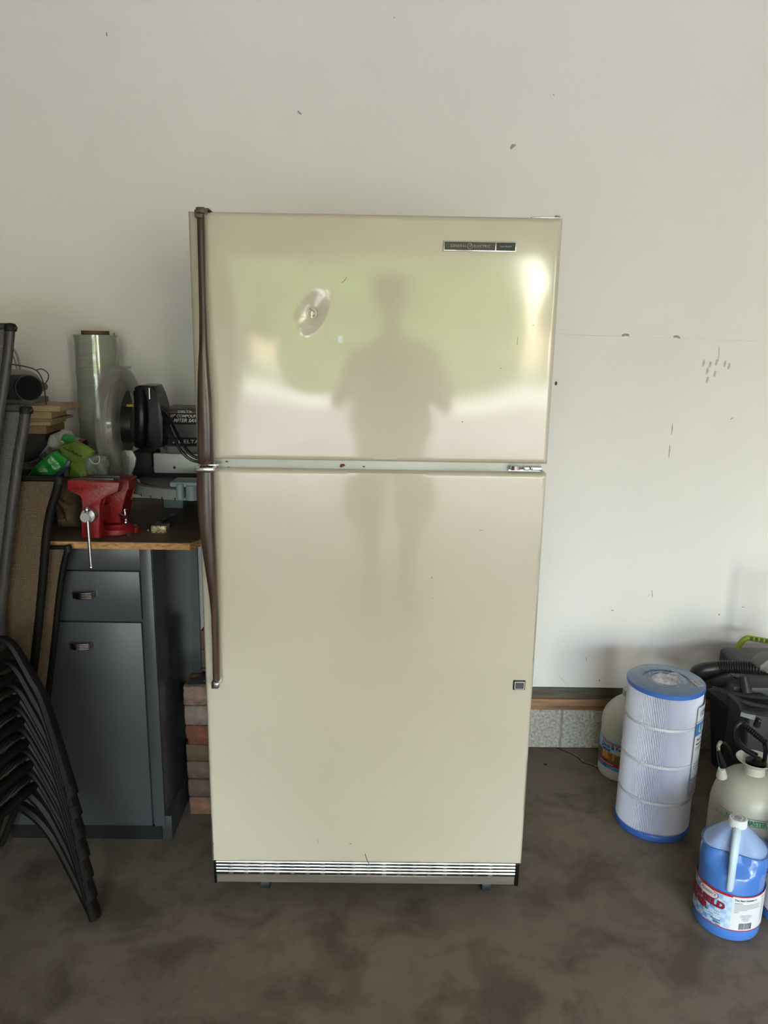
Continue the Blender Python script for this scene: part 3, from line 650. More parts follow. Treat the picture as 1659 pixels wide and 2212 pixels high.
# ------------------------------------------------------------ bench tool far left
bt = thing('bench_grinder', (-1.02, 2.22, vz), 'beige-bodied bench grinder with dark round drum standing above the stacked wood blocks', 'tool')
beige = mat('beige_plastic', (.21, .20, .165), .5, var=.1)
a = P(95, 800, 2.24)
q = MB(); cc = P(44, 836, 2.26); q.tube([(cc.x-.03, 2.21, cc.z), (cc.x-.015, 2.22, cc.z), (cc.x+.000, 2.26, cc.z), (cc.x+.004, 2.30, cc.z)], [.046, .052, .052, .046], 24); q.build('housing', beige, bt)
cc = P(62, 838, 2.17)
q = MB(); d = Vector((.55, -.83, 0)).normalized(); q.cyl(cc-d*.05, cc+d*.004, .036, .036, 28); q.box(cc.x-.085, cc.x-.012, 2.165, 2.215, cc.z-.034, cc.z+.036, .006); q.build('drum', mat('drum_grey', (.035, .036, .042), .55), bt)
q = MB(); q.cyl(cc+d*.003, cc+d*.006, .0335, .0335, 28); q.build('drum_opening', mat('opening_black', (.003, .003, .004), .9), bt)
kk = P(92, 835, 2.2); q = MB(); q.cyl(kk+Vector((-.012, .01, 0)), kk+Vector((.008, -.006, 0)), .014, .010, 14)
for t in range(8): q.cyl(kk+Vector((-.004, .002, 0))+Vector((.5, .7, 0)).normalized()*.011*math.cos(t*PI/4)+zz*.011*math.sin(t*PI/4), kk+Vector((.006, -.006, 0))+Vector((.5, .7, 0)).normalized()*.009*math.cos(t*PI/4)+zz*.009*math.sin(t*PI/4), .003, seg=6)
q.build('knob', mat('knob_grey', (.10, .10, .085), .6), bt)
q = MB(); q.tube(smooth_path([P(15, 740, 2.25), P(28, 752, 2.25), P(38, 770, 2.25), P(44, 800, 2.25)], 5), .0035, 8); q.tube(smooth_path([P(18, 757, 2.26), P(27, 766, 2.26), P(34, 785, 2.26), P(37, 805, 2.26)], 5), .002, 8); q.build('clear_shield', mat('shield_pale', (.30, .29, .26), .3), bt)
q = MB(); q.tube(smooth_path([P(18, 786, 2.18), P(50, 791, 2.17), P(78, 800, 2.17), P(92, 822, 2.18), P(97, 850, 2.2), P(100, 874, 2.21)], 5), .0018, 6); q.tube(smooth_path([P(78, 800, 2.17), P(90, 797, 2.18), P(103, 806, 2.2), (P(104, 818, 2.2)), P(98, 828, 2.2)], 5), .0015, 6); q.build('wire', mat('wire_brown', (.07, .045, .03), .5), bt)
q = MB(); zt_ = P(80, 878, 2.2).z; q.box(-1.10, -.985, 2.215, 2.33, zt_+.001, P(70, 870, 2.2).z+.01, .004); q.build('foot', beige, bt)
# wood blocks under it
pine = mat('pine', (.42, .31, .17), .65, var=.18, scale=20, stretch=(.6, 4, 4)); pine2 = mat('pine_dark', (.30, .20, .10), .7, var=.25, scale=20, stretch=(.6, 4, 4))
blocks = [((60, 877), (130, 889), .10, 'topmost pale pine block of the stack at the left of the bench', pine, -.02),
          ((58, 890), (112, 905), .085, 'pale pine block second from the top of the stack', pine, .06),
          ((58, 905), (114, 911), .09, 'thin brown wood strip in the middle of the block stack', pine2, -.05),
          ((58, 912), (110, 919), .085, 'thin pine strip third from the bottom of the block stack', pine, .05),
          ((56, 921), (100, 936), .09, 'lower pine block resting on the dark box', pine2, 0)]
zs = [P(90, y_, 2.17).z for y_ in (877, 889.5, 905, 911.5, 920, 938)]
for i, (a, b_, dp, lab, mm, rot) in enumerate(blocks):
    x1_ = P(b_[0], b_[1], 2.17).x
    M_ = Matrix.Translation((x1_, 2.17, 0)) @ Matrix.Rotation(rot, 4, 'Z')
    q = MB(); q.box(-.145, 0, 0, dp+.04, zs[i+1]+.0006, zs[i], .001, 1, M_)
    tag(q.build('wood_block', mm, org=(x1_-.07, 2.22, zs[i+1])), lab, 'wood block', 'wood blocks stacked on the bench')
q = MB(); q.box(-1.13, P(96, 955, 2.16).x, 2.17, 2.28, vz, zs[5], .004); tag(q.build('dark_box', mat('box_dark', (.03, .035, .03), .6), org=(-1.05, 2.22, vz)), 'small dark box under the stack of wood blocks', 'box')
# ------------------------------------------------------------ bags and papers on the bench
def cloth(name, outline, y, bulge, m_, label, cat, th=.0012, seed=0, tilt=0, n=22):
    # crumpled sheet draped over the bench: outline in a loose grid, depth from noise
    rnd = random.Random(seed)
    pts = [P(a, b_, y) for a, b_ in outline]; cx_ = sum((p for p in pts), Vector())/len(pts)
    q = MB(); rings = []
    K = 9
    ph = [rnd.random()*6 for _ in range(6)]
    dense = []
    for i in range(len(pts)):
        a, b_ = pts[i], pts[(i+1) % len(pts)]
        for k in range(4): dense.append(a.lerp(b_, k/4))
    def crump(p, s_): return bulge*.35*s_*(math.sin(60*p.x+ph[0]+25*p.z)+.8*math.sin(90*p.z+ph[1]-30*p.x)+.6*math.sin(150*p.x+110*p.z+ph[2]))
    front, backr = [], []
    for k in range(K+1):
        s_ = k/K; rg_f, rg_b = [], []
        for p in dense:
            w_ = cx_.lerp(p, s_); hgt = math.sqrt(max(0, 1-s_*s_))
            yy = -bulge*hgt+crump(w_, .6*hgt+.25)
            rg_f.append(Vector((w_.x, y+yy, max(w_.z, vz+.001)))); rg_b.append(Vector((w_.x, y+.012+bulge*hgt*.9, max(w_.z, vz+.001))))
        front.append(rg_f); backr.append(rg_b)
    q.rings(front[1:]+list(reversed(backr[1:])), True, True)
    zmin = min(v.co.z for v in q.bm.verts)
    return tag(q.build(name, m_, org=(cx_.x, y, zmin), angle=25), label, cat)
green = mat('green_film', (.012, .16, .02), .28, var=.3, scale=15, bump=.4, bscale=30)
ygreen = mat('yellow_green_film', (.14, .22, .03), .25, var=.4, scale=14, bump=.6, bscale=30, alpha=.85)
cloth('paper_sack', [(130, 1030), (178, 1034), (180, 1062), (176, 1100), (172, 1140), (128, 1138), (118, 1090)], 2.02, .045, mat('kraft', (.10, .062, .035), .7, var=.25, scale=9), 'brown paper sack slumped on the worktop behind the vise', 'sack', seed=5)
cloth('white_cloth', [(104, 960), (108, 940), (135, 929), (150, 932), (165, 952), (158, 975), (105, 975)], 2.12, .03, mat('cloth_white', (.36, .35, .31), .8, var=.12, scale=12), 'crumpled white cloth lump behind the green plastic bag', 'cloth', seed=1)
gb = cloth('green_bag', [(60, 1028), (72, 1010), (108, 978), (120, 976), (152, 996), (148, 1006), (118, 1028)], 1.975, .018, green, 'bright green plastic bag on the worktop next to the folded chairs', 'bag', seed=2)
q = MB(); q.prism([P(a, b_, 1.96) for a, b_ in [(146, 994), (152, 997), (147, 1010), (128, 1028), (112, 1031), (122, 1020), (138, 1010)]], (0, .006, 0), .001); q.build('navy_edge', mat('navy', (.008, .02, .045), .4), gb)
yb = cloth('clear_green_bag', [(112, 978), (135, 960), (160, 950), (188, 965), (204, 975), (198, 1000), (215, 1030), (150, 1034), (150, 1000)], 2.04, .03, ygreen, 'translucent yellow-green plastic bag between the green bag and the saw', 'bag', seed=3)
q = MB()
for k in range(9):
    a = 136+k*4.5; b_ = 966+k*2.2; q.tube([P(a, b_, 2.003), P(a+2, b_+3+(k % 3), 2.003), P(a+4, b_-1+(k % 2)*3, 2.003)], .0011, 5)
q.build('printed_squiggle', black2, yb)
cloth('clear_bag', [(178, 990), (205, 983), (230, 985), (236, 1010), (232, 1034), (190, 1034)], 2.02, .02, mat('clear_crinkle', (.22, .24, .2), .15, alpha=.6, var=.5, scale=40, bump=.8), 'crumpled clear plastic bag with handle loops by the vise jaw', 'bag', seed=4)
q = MB(); q.tube(smooth_path([P(192, 990, 1.995), P(199, 999, 1.99), P(208, 1002, 1.99), P(215, 996, 1.99), P(214, 984, 1.995)], 5), .0012, 6); q.build('bag_loop', mat('loop_white', (.4, .4, .36), .4), [o for o in COL.objects if o.name == 'clear_bag'][0])
c = P(170, 957, 2.10); cn = thing('small_can', (c.x, 2.10, c.z-.02), 'small tipped can with green white and red label behind the clear green bag', 'can')
d = Vector((.95, -.25, -.25)).normalized(); a = P(160, 956, 2.10)
q = MB(); q.cyl(a-d*.03, a+d*.012, .017, seg=24); q.build('can_body', mat('can_green', (.03, .20, .05), .35), cn)
q = MB(); q.cyl(a+d*.012, a+d*.016, .0172, seg=24); q.build('white_band', mat('band_white', (.4, .4, .37), .4), cn)
q = MB(); q.cyl(a+d*.016, a+d*.032, .0172, seg=24); q.build('red_band', mat('band_red', (.22, .03, .03), .4, var=.9, scale=60), cn)
papers = mat('paper_scrap', (.34, .33, .31), .8, var=.7, scale=45)
for i, pts in enumerate([[(58, 1012), (84, 1003), (88, 1008), (62, 1022)], [(62, 1000), (90, 985), (98, 990), (70, 1006)], [(84, 985), (102, 962), (112, 970), (100, 985)]]):
    pp = [P(a, b_, 2.03+i*.02) for a, b_ in pts]; q = MB()
    q.prism([Vector((p.x, p.y+.012*(k > 1), p.z)) for k, p in enumerate(pp)], (0, .004, -.002))
    tag(q.build('paper_scrap', papers, org=(pp[0].x, pp[0].y, min(p.z for p in pp))), ['lowest crumpled grey paper scrap left of the green bag', 'middle crumpled grey paper scrap left of the green bag', 'uppermost crumpled paper scrap touching the white cloth'][i], 'paper', 'paper scraps on the bench')
q = MB(); q.box(P(40, 990, 2.1).x, P(108, 990, 2.1).x, 2.02, 2.14, vz, P(60, 1000, 2.05).z-.01, .006); tag(q.build('parts_tray', mat('tray_dark', (.02, .02, .022), .6, var=.5, scale=40), org=(-.95, 2.08, vz)), 'low dark tray of odds and ends under the paper scraps', 'tray')
# ------------------------------------------------------------ bricks behind the cabinet
bx0 = P(395, 1500, 2.05).x
bcols = [(120, 84, 70), (82, 70, 62), (84, 70, 62), (90, 52, 38), (78, 60, 42), (80, 68, 60), (84, 62, 54), (120, 112, 104), (132, 112, 98)]
ys_ = [1762, 1722.5, 1684, 1646, 1609.5, 1568, 1525.5, 1483]
cols = [(.19, .12, .085), (.14, .10, .085), (.15, .12, .10), (.14, .105, .065), (.20, .085, .05), (.28, .25, .225), (.30, .225, .18)]
zb_ = [P(420, y_, 2.05).z for y_ in ys_]; zb_[0] = 0
names = ['bottom brown brick with rounded corner', 'second-lowest grey brown brick', 'third-lowest pitted brown brick', 'olive brown brick in the middle', 'chipped red brick', 'pale grey brick', 'tan topmost full brick']
for k in range(7):
    rnd = random.Random(k+3)
    z0_, z1_ = zb_[k], zb_[k+1]-.0012
    dx_ = [.004, .002, .001, 0, -.001+.003, .001, 0][k]
    q = MB(); q.box(bx0+dx_, bx0+dx_+.20, 2.05+rnd.random()*.004, 2.15, z0_, z1_, .006, 3)
    bmesh.ops.subdivide_edges(q.bm, edges=[e for e in q.bm.edges if e.calc_length() > .03], cuts=5, use_grid_fill=True)
    for v in q.bm.verts:
        f_ = rnd.random()-.5
        v.co.x += .0028*f_; v.co.y += .0025*(rnd.random()-.5)
        if k == 4 and v.co.x < bx0+.028 and v.co.z < z0_+.018: v.co.x = max(v.co.x, bx0+.010)
        v.co.z = min(max(v.co.z, z0_), z1_)
    tag(q.build('brick', mat('brick_%d' % k, tuple(x*f_ for x, f_ in zip(cols[k], (.80, .66, .58))), .85, var=.4, scale=28, bump=.6, bscale=70), org=(bx0+.1, 2.1, z0_), angle=60), names[k]+' of the stack between cabinet and refrigerator', 'brick', 'bricks stacked beside the refrigerator')
# second column behind, one brick higher
for k in range(9):
    z0_ = k*.0605; q = MB(); q.box(bx0+.03, bx0+.23, 2.16, 2.26, z0_, z0_+.0592, .005, 2); 
    tag(q.build('brick', mat('brick_r%d' % (k % 3), [(.16, .07, .05), (.14, .10, .08), (.18, .09, .06)][k % 3], .85, var=.3, scale=28, bump=.6), org=(bx0+.13, 2.21, z0_)), 'rear-column brick of the stack by the refrigerator, course '+['one', 'two', 'three', 'four', 'five', 'six', 'seven', 'eight', 'nine'][k]+' from the floor', 'brick', 'bricks stacked beside the refrigerator')
# weathered plank on top of front column
q = MB(); zz0 = zb_[7]
q.prism([(bx0+.004, 2.052, zz0), (bx0+.20, 2.052, zz0), (bx0+.20, 2.15, zz0), (bx0+.055, 2.15, zz0)], (0, 0, .006), .0008); tag(q.build('wood_offcut', mat('weathered', (.085, .07, .06), .8, var=.4, scale=30, stretch=(1, 6, 1)), org=(bx0+.1, 2.1, zz0)), 'weathered grey wood offcut lying on top of the front brick column', 'wood')
# ------------------------------------------------------------ folded sling loungers leaning by the cabinet
def mesh_mat(name, col, col2, sc=140, rough=.6):
    M = bpy.data.materials.new(name); M.use_nodes = True; n = M.node_tree; b = n.nodes['Principled BSDF']; L = n.links
    tc = n.nodes.new('ShaderNodeTexCoord'); sx = n.nodes.new('ShaderNodeSeparateXYZ'); L.new(tc.outputs['Object'], sx.inputs[0])
    outs = []
    for ch in ('X', 'Z'):
        mu = n.nodes.new('ShaderNodeMath'); mu.operation = 'MULTIPLY'; mu.inputs[1].default_value = sc*PI*2; L.new(sx.outputs[ch], mu.inputs[0])
        si = n.nodes.new('ShaderNodeMath'); si.operation = 'SINE'; L.new(mu.outputs[0], si.inputs[0]); outs.append(si)
    ad = n.nodes.new('ShaderNodeMath'); ad.operation = 'MAXIMUM'; L.new(outs[0].outputs[0], ad.inputs[0]); L.new(outs[1].outputs[0], ad.inputs[1])
    r = n.nodes.new('ShaderNodeValToRGB'); r.color_ramp.elements[0].position = .2; r.color_ramp.elements[1].position = .8
    r.color_ramp.elements[0].color = (*col2, 1); r.color_ramp.elements[1].color = (*col, 1); L.new(ad.outputs[0], r.inputs[0])
    L.new(r.outputs[0], b.inputs['Base Color']); b.inputs['Roughness'].default_value = rough
    bp = n.nodes.new('ShaderNodeBump'); bp.inputs['Strength'].default_value = .5; bp.inputs['Distance'].default_value = .002
    L.new(ad.outputs[0], bp.inputs['Height']); L.new(bp.outputs[0], b.inputs['Normal']); return M
sl_grey = mesh_mat('sling_grey', (.11, .10, .095), (.06, .056, .053), 260); sl_tan = mesh_mat('sling_tan', (.125, .08, .04), (.06, .037, .019), 250)
taupe = mat('rail_taupe', (.040, .035, .031), .42, var=.35, scale=60, stretch=(4, 4, .1))
def folded(y, edge, width, sling_m, rail_px, label, gap=.0):
    rm = taupe if sling_m is sl_grey else frame_m
    # edge: outline of the right hand rail from top to floor
    pts = [P(a, b_, y) for a, b_ in edge]
    last = pts[-1]
    if last.z > .02: pts.append(Vector((last.x-.14, y, .012)))
    root = thing('folded_chair', (pts[-1].x-width/2, y, 0), label, 'chair', 'folded mesh chairs leaning by the cabinet')
    sp_ = smooth_path(pts, 5); rw = rail_px*y/1661/2
    sp_[-1].z = rw*.2 if sp_[-1].z < .01 else sp_[-1].z
    q = MB(); q.tube(sp_, rw, 10, flat=(1, .75), up=(1, 0, 0)); q.build('side_rail', rm, root)
    q = MB(); q.tube([p+Vector((-width, 0, 0)) for p in sp_], rw, 10, flat=(1, .75), up=(1, 0, 0)); q.build('side_rail', rm, root)
    q = MB(); tp = sp_[0]
    q.tube([tp+Vector((rw, 0, -.006)), tp+Vector((0, 0, .001)), tp+Vector((-width, 0, .001)), tp+Vector((-width-rw, 0, -.006))], rw*.62, 10); q.build('top_bar', rm, root)
    q = MB(); q.lathe([(rw*1.12, -.010), (rw*1.15, .002), (rw*.9, .007), (.001, .009)], (tp.x, tp.y, tp.z), 16); q.build('end_cap', black2, root)
    def f(u, v):
        k = u*(len(sp_)-1)*.93; i = min(int(k), len(sp_)-2); p = sp_[i].lerp(sp_[i+1], k-i)
        return p+Vector((-width*v, .010*math.sin(PI*v)-.003+gap, 0))
    q = MB(); q.grid(f, 40, 8); q.build('sling', sling_m, root, thick=.0015)
    return root
folded(1.80, [(22, 706), (17, 765), (8, 830), (-2, 900), (-14, 1000), (-26, 1150), (-40, 1400)], .42, sl_grey, 22, 'tallest folded dark frame mesh chair at the left edge of the photo')
folded(1.828, [(56, 884), (50, 930), (40, 985), (30, 1060), (20, 1140), (10, 1230), (0, 1330), (-10, 1450)], .40, sl_grey, 24, 'shorter folded grey mesh chair just right of the tallest one')
folded(1.858, [(128, 1036), (122, 1062), (108, 1110), (100, 1160), (95, 1220), (88, 1300), (80, 1380), (70, 1470), (62, 1560)], .40, sl_tan, 20, 'folded chair with wide tan mesh sling, its top below the green bag')
folded(1.886, [(147, 1184), (137, 1225), (130, 1270), (124, 1320), (118, 1380), (110, 1450), (100, 1530), (92, 1600)], .38, sl_tan, 15, 'lowest folded tan mesh chair, against the cabinet front')
# ------------------------------------------------------------ stack of sling chairs, bottom left
ang = math.radians(12); Fd = Vector((math.cos(ang), -math.sin(ang), 0)); Ld = Vector((-math.sin(ang)*1, -math.cos(ang), 0)); foot = PZ(206, 1984, 0)
NF = Vector((math.sin(ang), math.cos(ang), 0))       # normal of the side frame
def onframe(px, py):
    d = ray(px, py); t = (foot-CAM).dot(NF)/d.dot(NF); return CAM+d*t
prof_px = [(206, 1984), (186, 1915), (166, 1850), (143, 1782), (122, 1745), (101, 1708), (86, 1684), (70, 1670), (55, 1667), (38, 1675), (20, 1690), (0, 1712)]
prof = [onframe(a, b_)-foot for a, b_ in prof_px]
prof[0].z = .004
last = prof[-1]; prof += [last+(-Fd*.10)+Vector((0, 0, -.035)), last+(-Fd*.20)+Vector((0, 0, -.045)), last+(-Fd*.28)+Vector((0, 0, 0.02)), last+(-Fd*.335)+Vector((0, 0, .20)), last+(-Fd*.40)+Vector((0, 0, .50))]
sling_d = mesh_mat('sling_dark', (.05, .043, .035), (.015, .012, .01))
def stack_chair():
    root = thing('stacking_chair', (foot.x, foot.y, 0), '', 'chair', 'stacked mesh chairs at the lower left')
    W_ = .52; pr = smooth_path([foot+p for p in prof], 4)
    for off in (0, W_):
        q = MB(); n_ = len(pr); rs = [.0175-.006*min(1, i/30) for i in range(n_)]
        q.tube([p+Ld*off for p in pr], rs, 8, flat=(1, .8), up=tuple(NF)); 
        q.build('side_frame', frame_m, root)
        bpt = foot+Ld*off-Fd*.30; seat = pr[50]+Ld*off
        q = MB(); q.tube([seat, seat-Fd*.06+Vector((0, 0, -.18)), seat-Fd*.09+Vector((0, 0, -seat.z+.004))], [.013, .013, .013], 8); q.build('rear_leg', frame_m, root)
    ks = 26
    def f(u, v):
        k = ks+u*(len(pr)-1-ks); i = min(int(k), len(pr)-2); p = pr[i].lerp(pr[i+1], k-i)
        return p+Ld*(W_*v)+Vector((0, 0, -.022*math.sin(PI*v)*math.sin(PI*min(1, u*1.6)) if u < .62 else 0))
    q = MB(); q.grid(f, 36, 8); q.build('sling', sling_d, root, thick=.002)
    q = MB(); a = pr[ks]; q.tube([a+Vector((0, 0, -.02)), a+Ld*W_+Vector((0, 0, -.02))], .011, 8); q.build('front_bar', frame_m, root)
    q = MB(); br_ = [onframe(a, b_) for a, b_ in ((203, 1979), (180, 1930), (150, 1870), (118, 1812), (80, 1765), (30, 1735), (-30, 1735))]; q.tube(smooth_path([b_-NF*.0 for b_ in br_], 3), .013, 8); q.build('sled_brace', frame_m, root)
    q = MB(); q.tube([pr[0], pr[0].lerp(pr[4], .35)], [.0182, .0180], 10, flat=(1, .8), up=tuple(NF)); q.build('foot_cap', frame_m, root)
    return root
c0 = stack_chair(); ords = ['bottom', 'second from bottom', 'third from bottom', 'middle', 'third from top', 'second from top', 'topmost']
for k in range(7):
    o = c0 if k == 0 else copy_tree(c0)
    o.location = Vector((foot.x, foot.y, 0))+Vector((0, 0, .0555*k))-Fd*.006*k
    o['label'] = ords[k]+' black-framed mesh chair of the nested stack at lower left'
# ------------------------------------------------------------ pool filter cartridge
fx, fy, fR = .842, 2.047, .1075
fh = .462
fc = thing('filter_cartridge', (fx, fy, 0), 'white pleated pool filter cartridge with blue end caps, wrapped in clear film', 'filter')
blue = mat('cap_blue', (.008, .11, .50), .35, var=.08); bluet = mat('cap_top', (.05, .115, .25), .3, var=.08, coat=.3, col2=(.11, .17, .27), scale=14)
pl = mat('pleat_white', (.84, .85, .96), .75, var=.03)
q = MB(); NP = 140; rg_ = []
for z in (.018, fh-.018):
    rg_.append([(fx+(fR-.003-(.010 if j % 2 else 0))*math.cos(PI*j/NP), fy+(fR-.003-(.010 if j % 2 else 0))*math.sin(PI*j/NP), z) for j in range(2*NP)])
q.rings(rg_); q.build('pleated_media', pl, fc, angle=10)
for k in (1, 2, 3):
    z = fh*k/4+.004; q = MB(); q.lathe([(fR-.009, z-.004), (fR-.0018, z-.004), (fR-.0014, z), (fR-.0018, z+.004), (fR-.009, z+.004)], (fx, fy, 0), 56, cap=False); q.build('band', mat('band_film', (.62, .62, .68), .5), fc)
q = MB(); q.lathe([(.05, .006), (.05, 0), (fR-.002, 0), (fR, .003), (fR, .016), (fR-.002, .019), (.09, .019)], (fx, fy, 0), 56, cap=False); q.build('bottom_cap', blue, fc)
q = MB(); q.lathe([(.090, fh-.019), (fR-.002, fh-.018), (fR, fh-.016), (fR, fh-.005), (fR-.001, fh-.004)], (fx, fy, 0), 64, cap=False); q.build('top_rim', blue, fc)
q = MB(); q.lathe([(fR-.001, fh-.004), (fR-.004, fh-.002), (.066, fh-.002), (.064, fh-.005), (.050, fh-.005), (.047, fh-.002), (.042, fh-.001), (.040, fh-.004), (.040, fh-.06)], (fx, fy, 0), 64, cap=False); q.build('top_cap', bluet, fc)
q = MB(); q.lathe([(.0397, fh-.004), (.0390, fh-.06), (.0385, fh-.20), (.0, fh-.20)], (fx, fy, 0), 40, cap=False); q.build('core_tube', mat('core_white', (.6, .58, .52), .5), fc, thick=.001)
# cling film: clear sleeve with crumpled twist at the hole
cling = mat('cling_film', (.75, .75, .78), .12, var=.02, alpha=.06, spec=.6)
q = MB(); q.lathe([(fR+.0012+.0006*math.sin(k*1.7), .004+k*(fh-.006)/16) for k in range(17)], (fx, fy, 0), 64, cap=False, xf=lambda v, a, z: v*(1+.006*math.sin(a*3+z*9)+(.05*max(0, math.cos(a+2.95))**40 if z > .02 else 0))); q.build('film_sleeve', cling, fc)
q = MB(); rnd = random.Random(9)
def crum(u, v):
    a = u*2*PI; r = .020+v*.036; return Vector((fx+r*math.cos(a), fy+r*math.sin(a), fh-.004+(.006*(1-v)+.0)*math.sin(a*7+v*5)+.010*max(0, math.sin(a*2+.9))*v*(1.1-v)*3+.003*math.sin(a*17+v*20)))
q.grid(crum, 90, 8); q.build('film_crumple', mat('cling_bright', (.8, .8, .82), .08, var=.02, alpha=.25, spec=1), fc)
q = MB()
for a0_, r0_ in ((2.2, .05), (1.2, .055), (.7, .05), (1.7, .045)):
    pts = [Vector((fx+(r0_-.02+.012*k)*math.cos(a0_+.1*math.sin(k*2)), fy+(r0_-.02+.012*k)*math.sin(a0_+.1*math.sin(k*2)), fh+.004+.008*math.sin(k*1.3+a0_))) for k in range(5)]
    q.tube(smooth_path(pts, 3), .0004, 5)
q.build('film_crease', mat('crease', (.7, .7, .75), .15, alpha=.6), fc)
c = P(1497, 1491, 2.0); q = MB(); M_ = Matrix.Translation((fx+.078, fy-.028, fh-.0016)) @ Matrix.Rotation(.15, 4, 'Z'); q.box(-.011, .011, -.020, .020, 0, .0008, 0, 1, M_); tgo = q.build('paper_tag', mat('tag_paper', (.42, .42, .42), .6), fc, smooth=False)
q = MB(); 
for k, wd in enumerate((.014, .006, .012, .009)): q.box(-wd/2, wd/2, -.015+k*.008, -.0125+k*.008, .0008, .0011, 0, 1, M_)
q.build('tag_print', mat('print_grey', (.12, .12, .12), .6), tgo, smooth=False)
FA = math.atan2(-fy, -fx)              # facing direction
la0, la1 = FA+math.radians(54), FA+math.radians(100)
lr = fR+.0026
whl = mat('label_white', (.70, .70, .72), .45, var=.01); dk = mat('print_dark', (.03, .03, .05), .6)
zt1 = P(1515, 1530, fy-.05).z
patch('number_label', (fx, fy), lr, FA+math.radians(57), la1, .372, .415, whl, fc)
text_round('lettering', '109', .026, (fx, fy), lr+.0005, FA+math.radians(72), .393, dk, fc)
lb = patch('side_label', (fx, fy), lr, FA+math.radians(56), la1, .195, .37, whl, fc)
patch('blue_panel', (fx, fy), lr+.0003, FA+math.radians(56), la1, .328, .366, mat('label_blue', (.05, .22, .55), .4), lb)
text_round('lettering', 'Unicel', .034, (fx, fy), lr+.0008, FA+math.radians(86), .346, whl, lb, off=.0012)
text_round('lettering', 'Pool & Spa', .012, (fx, fy), lr+.0006, FA+math.radians(75), .314, dk, lb, off=.0002)
text_round('lettering', 'Replacement', .011, (fx, fy), lr+.0006, FA+math.radians(75), .301, dk, lb, off=.0002)
for k, z in enumerate((.290, .284, .240, .232, .224)): patch('text_line', (fx, fy), lr+.0004, FA+math.radians(60), FA+math.radians(86-k), z, z+.0018, dk, lb)
lb2 = patch('lower_label', (fx, fy), lr, FA+math.radians(55), la1, .135, .193, mat('label_film', (.5, .5, .52), .4), fc)
text_round('lettering', 'MADE IN', .008, (fx, fy), lr+.0006, FA+math.radians(66), .150, dk, lb2)
# ------------------------------------------------------------ gallon jugs
milky = mat('milky_plastic', (.50, .49, .43), .35, var=.04, sss=.0)
def jug_body(q, c, r, zsh, znk, rn, znt, a_h, dent=True, zlo=0, seg=56, z_from=0, z_to=9, shrink=0):
    prof = [(r-.008, 0), (r-.002, .003), (r, .010), (r, .022), (r-.0012, .026), (r-.0012, zsh-.012), (r, zsh-.006), (r, zsh)]
    for t, g in ((.12, .995), (.25, .97), (.37, .925), (.5, .85), (.62, .76), (.74, .65), (.84, .54), (.92, .42), (1, .31)): prof.append((max(rn, r*g), zsh+(znk-zsh)*t))
    prof += [(rn*.95, znk+.004), (rn*.95, znt)]
    out = [(max(rr_-shrink, .001), min(max(z, z_from), z_to)) for rr_, z in prof]
    o2 = []
    for p_ in out:
        if not o2 or p_[1] > o2[-1][1]+1e-5 or abs(p_[0]-o2[-1][0]) > 1e-5 and p_[1] < z_to: o2.append(p_)
    def xf(v, a, z):
        if not dent: return v
        t = min(1, max(0, (z-zsh+.012)/.03))*min(1, max(0, (znk+.004-z)/.02))
        da = (a-a_h+PI) % (2*PI)-PI
        g = math.exp(-(da/.75)**4)*t
        return Vector((v.x*(1-.36*g), v.y*(1-.36*g), v.z))
    q.lathe(o2, (c[0], c[1], 0), seg, xf=xf, a0=a_h)
    return q
liq = mat('blue_liquid', (.008, .16, .60), .18, var=.03, coat=.2, sss=.0)
shell = mat('jug_shell', (.60, .68, .80), .25, var=.02, alpha=.10, spec=.6)
jug_top = mat('jug_shoulder', (.40, .56, .90), .3, var=.03, alpha=.75)
chk = bpy.data.materials.new('checker_label'); chk.use_nodes = True; n = chk.node_tree; b = n.nodes['Principled BSDF']; L = n.links
tc = n.nodes.new('ShaderNodeTexCoord'); mp = n.nodes.new('ShaderNodeMapping'); mp.inputs['Scale'].default_value = (13, 8, 1); mp.inputs['Rotation'].default_value = (0, 0, .06); L.new(tc.outputs['UV'], mp.inputs[0])
ck = n.nodes.new('ShaderNodeTexChecker'); ck.inputs['Scale'].default_value = 1; ck.inputs['Color1'].default_value = (.16, .38, .75, 1); ck.inputs['Color2'].default_value = (.52, .66, .82, 1); L.new(mp.outputs[0], ck.inputs[0])
sx = n.nodes.new('ShaderNodeSeparateXYZ'); L.new(tc.outputs['UV'], sx.inputs[0])
rp = n.nodes.new('ShaderNodeValToRGB'); rp.color_ramp.elements[0].position = .75; rp.color_ramp.elements[1].position = 1; rp.color_ramp.elements[0].color = (0, 0, 0, 1); rp.color_ramp.elements[1].color = (.75, .75, .75, 1); L.new(sx.outputs[0], rp.inputs[0])
mx = n.nodes.new('ShaderNodeMixRGB'); L.new(rp.outputs[0], mx.inputs[0]); L.new(ck.outputs[0], mx.inputs[1]); mx.inputs[2].default_value = (.62, .74, .84, 1); L.new(mx.outputs[0], b.inputs['Base Color']); b.inputs['Roughness'].default_value = .35
redl = mat('label_red', (.45, .015, .03), .4, var=.03); ltb = mat('text_pale', (.75, .82, .9), .5)
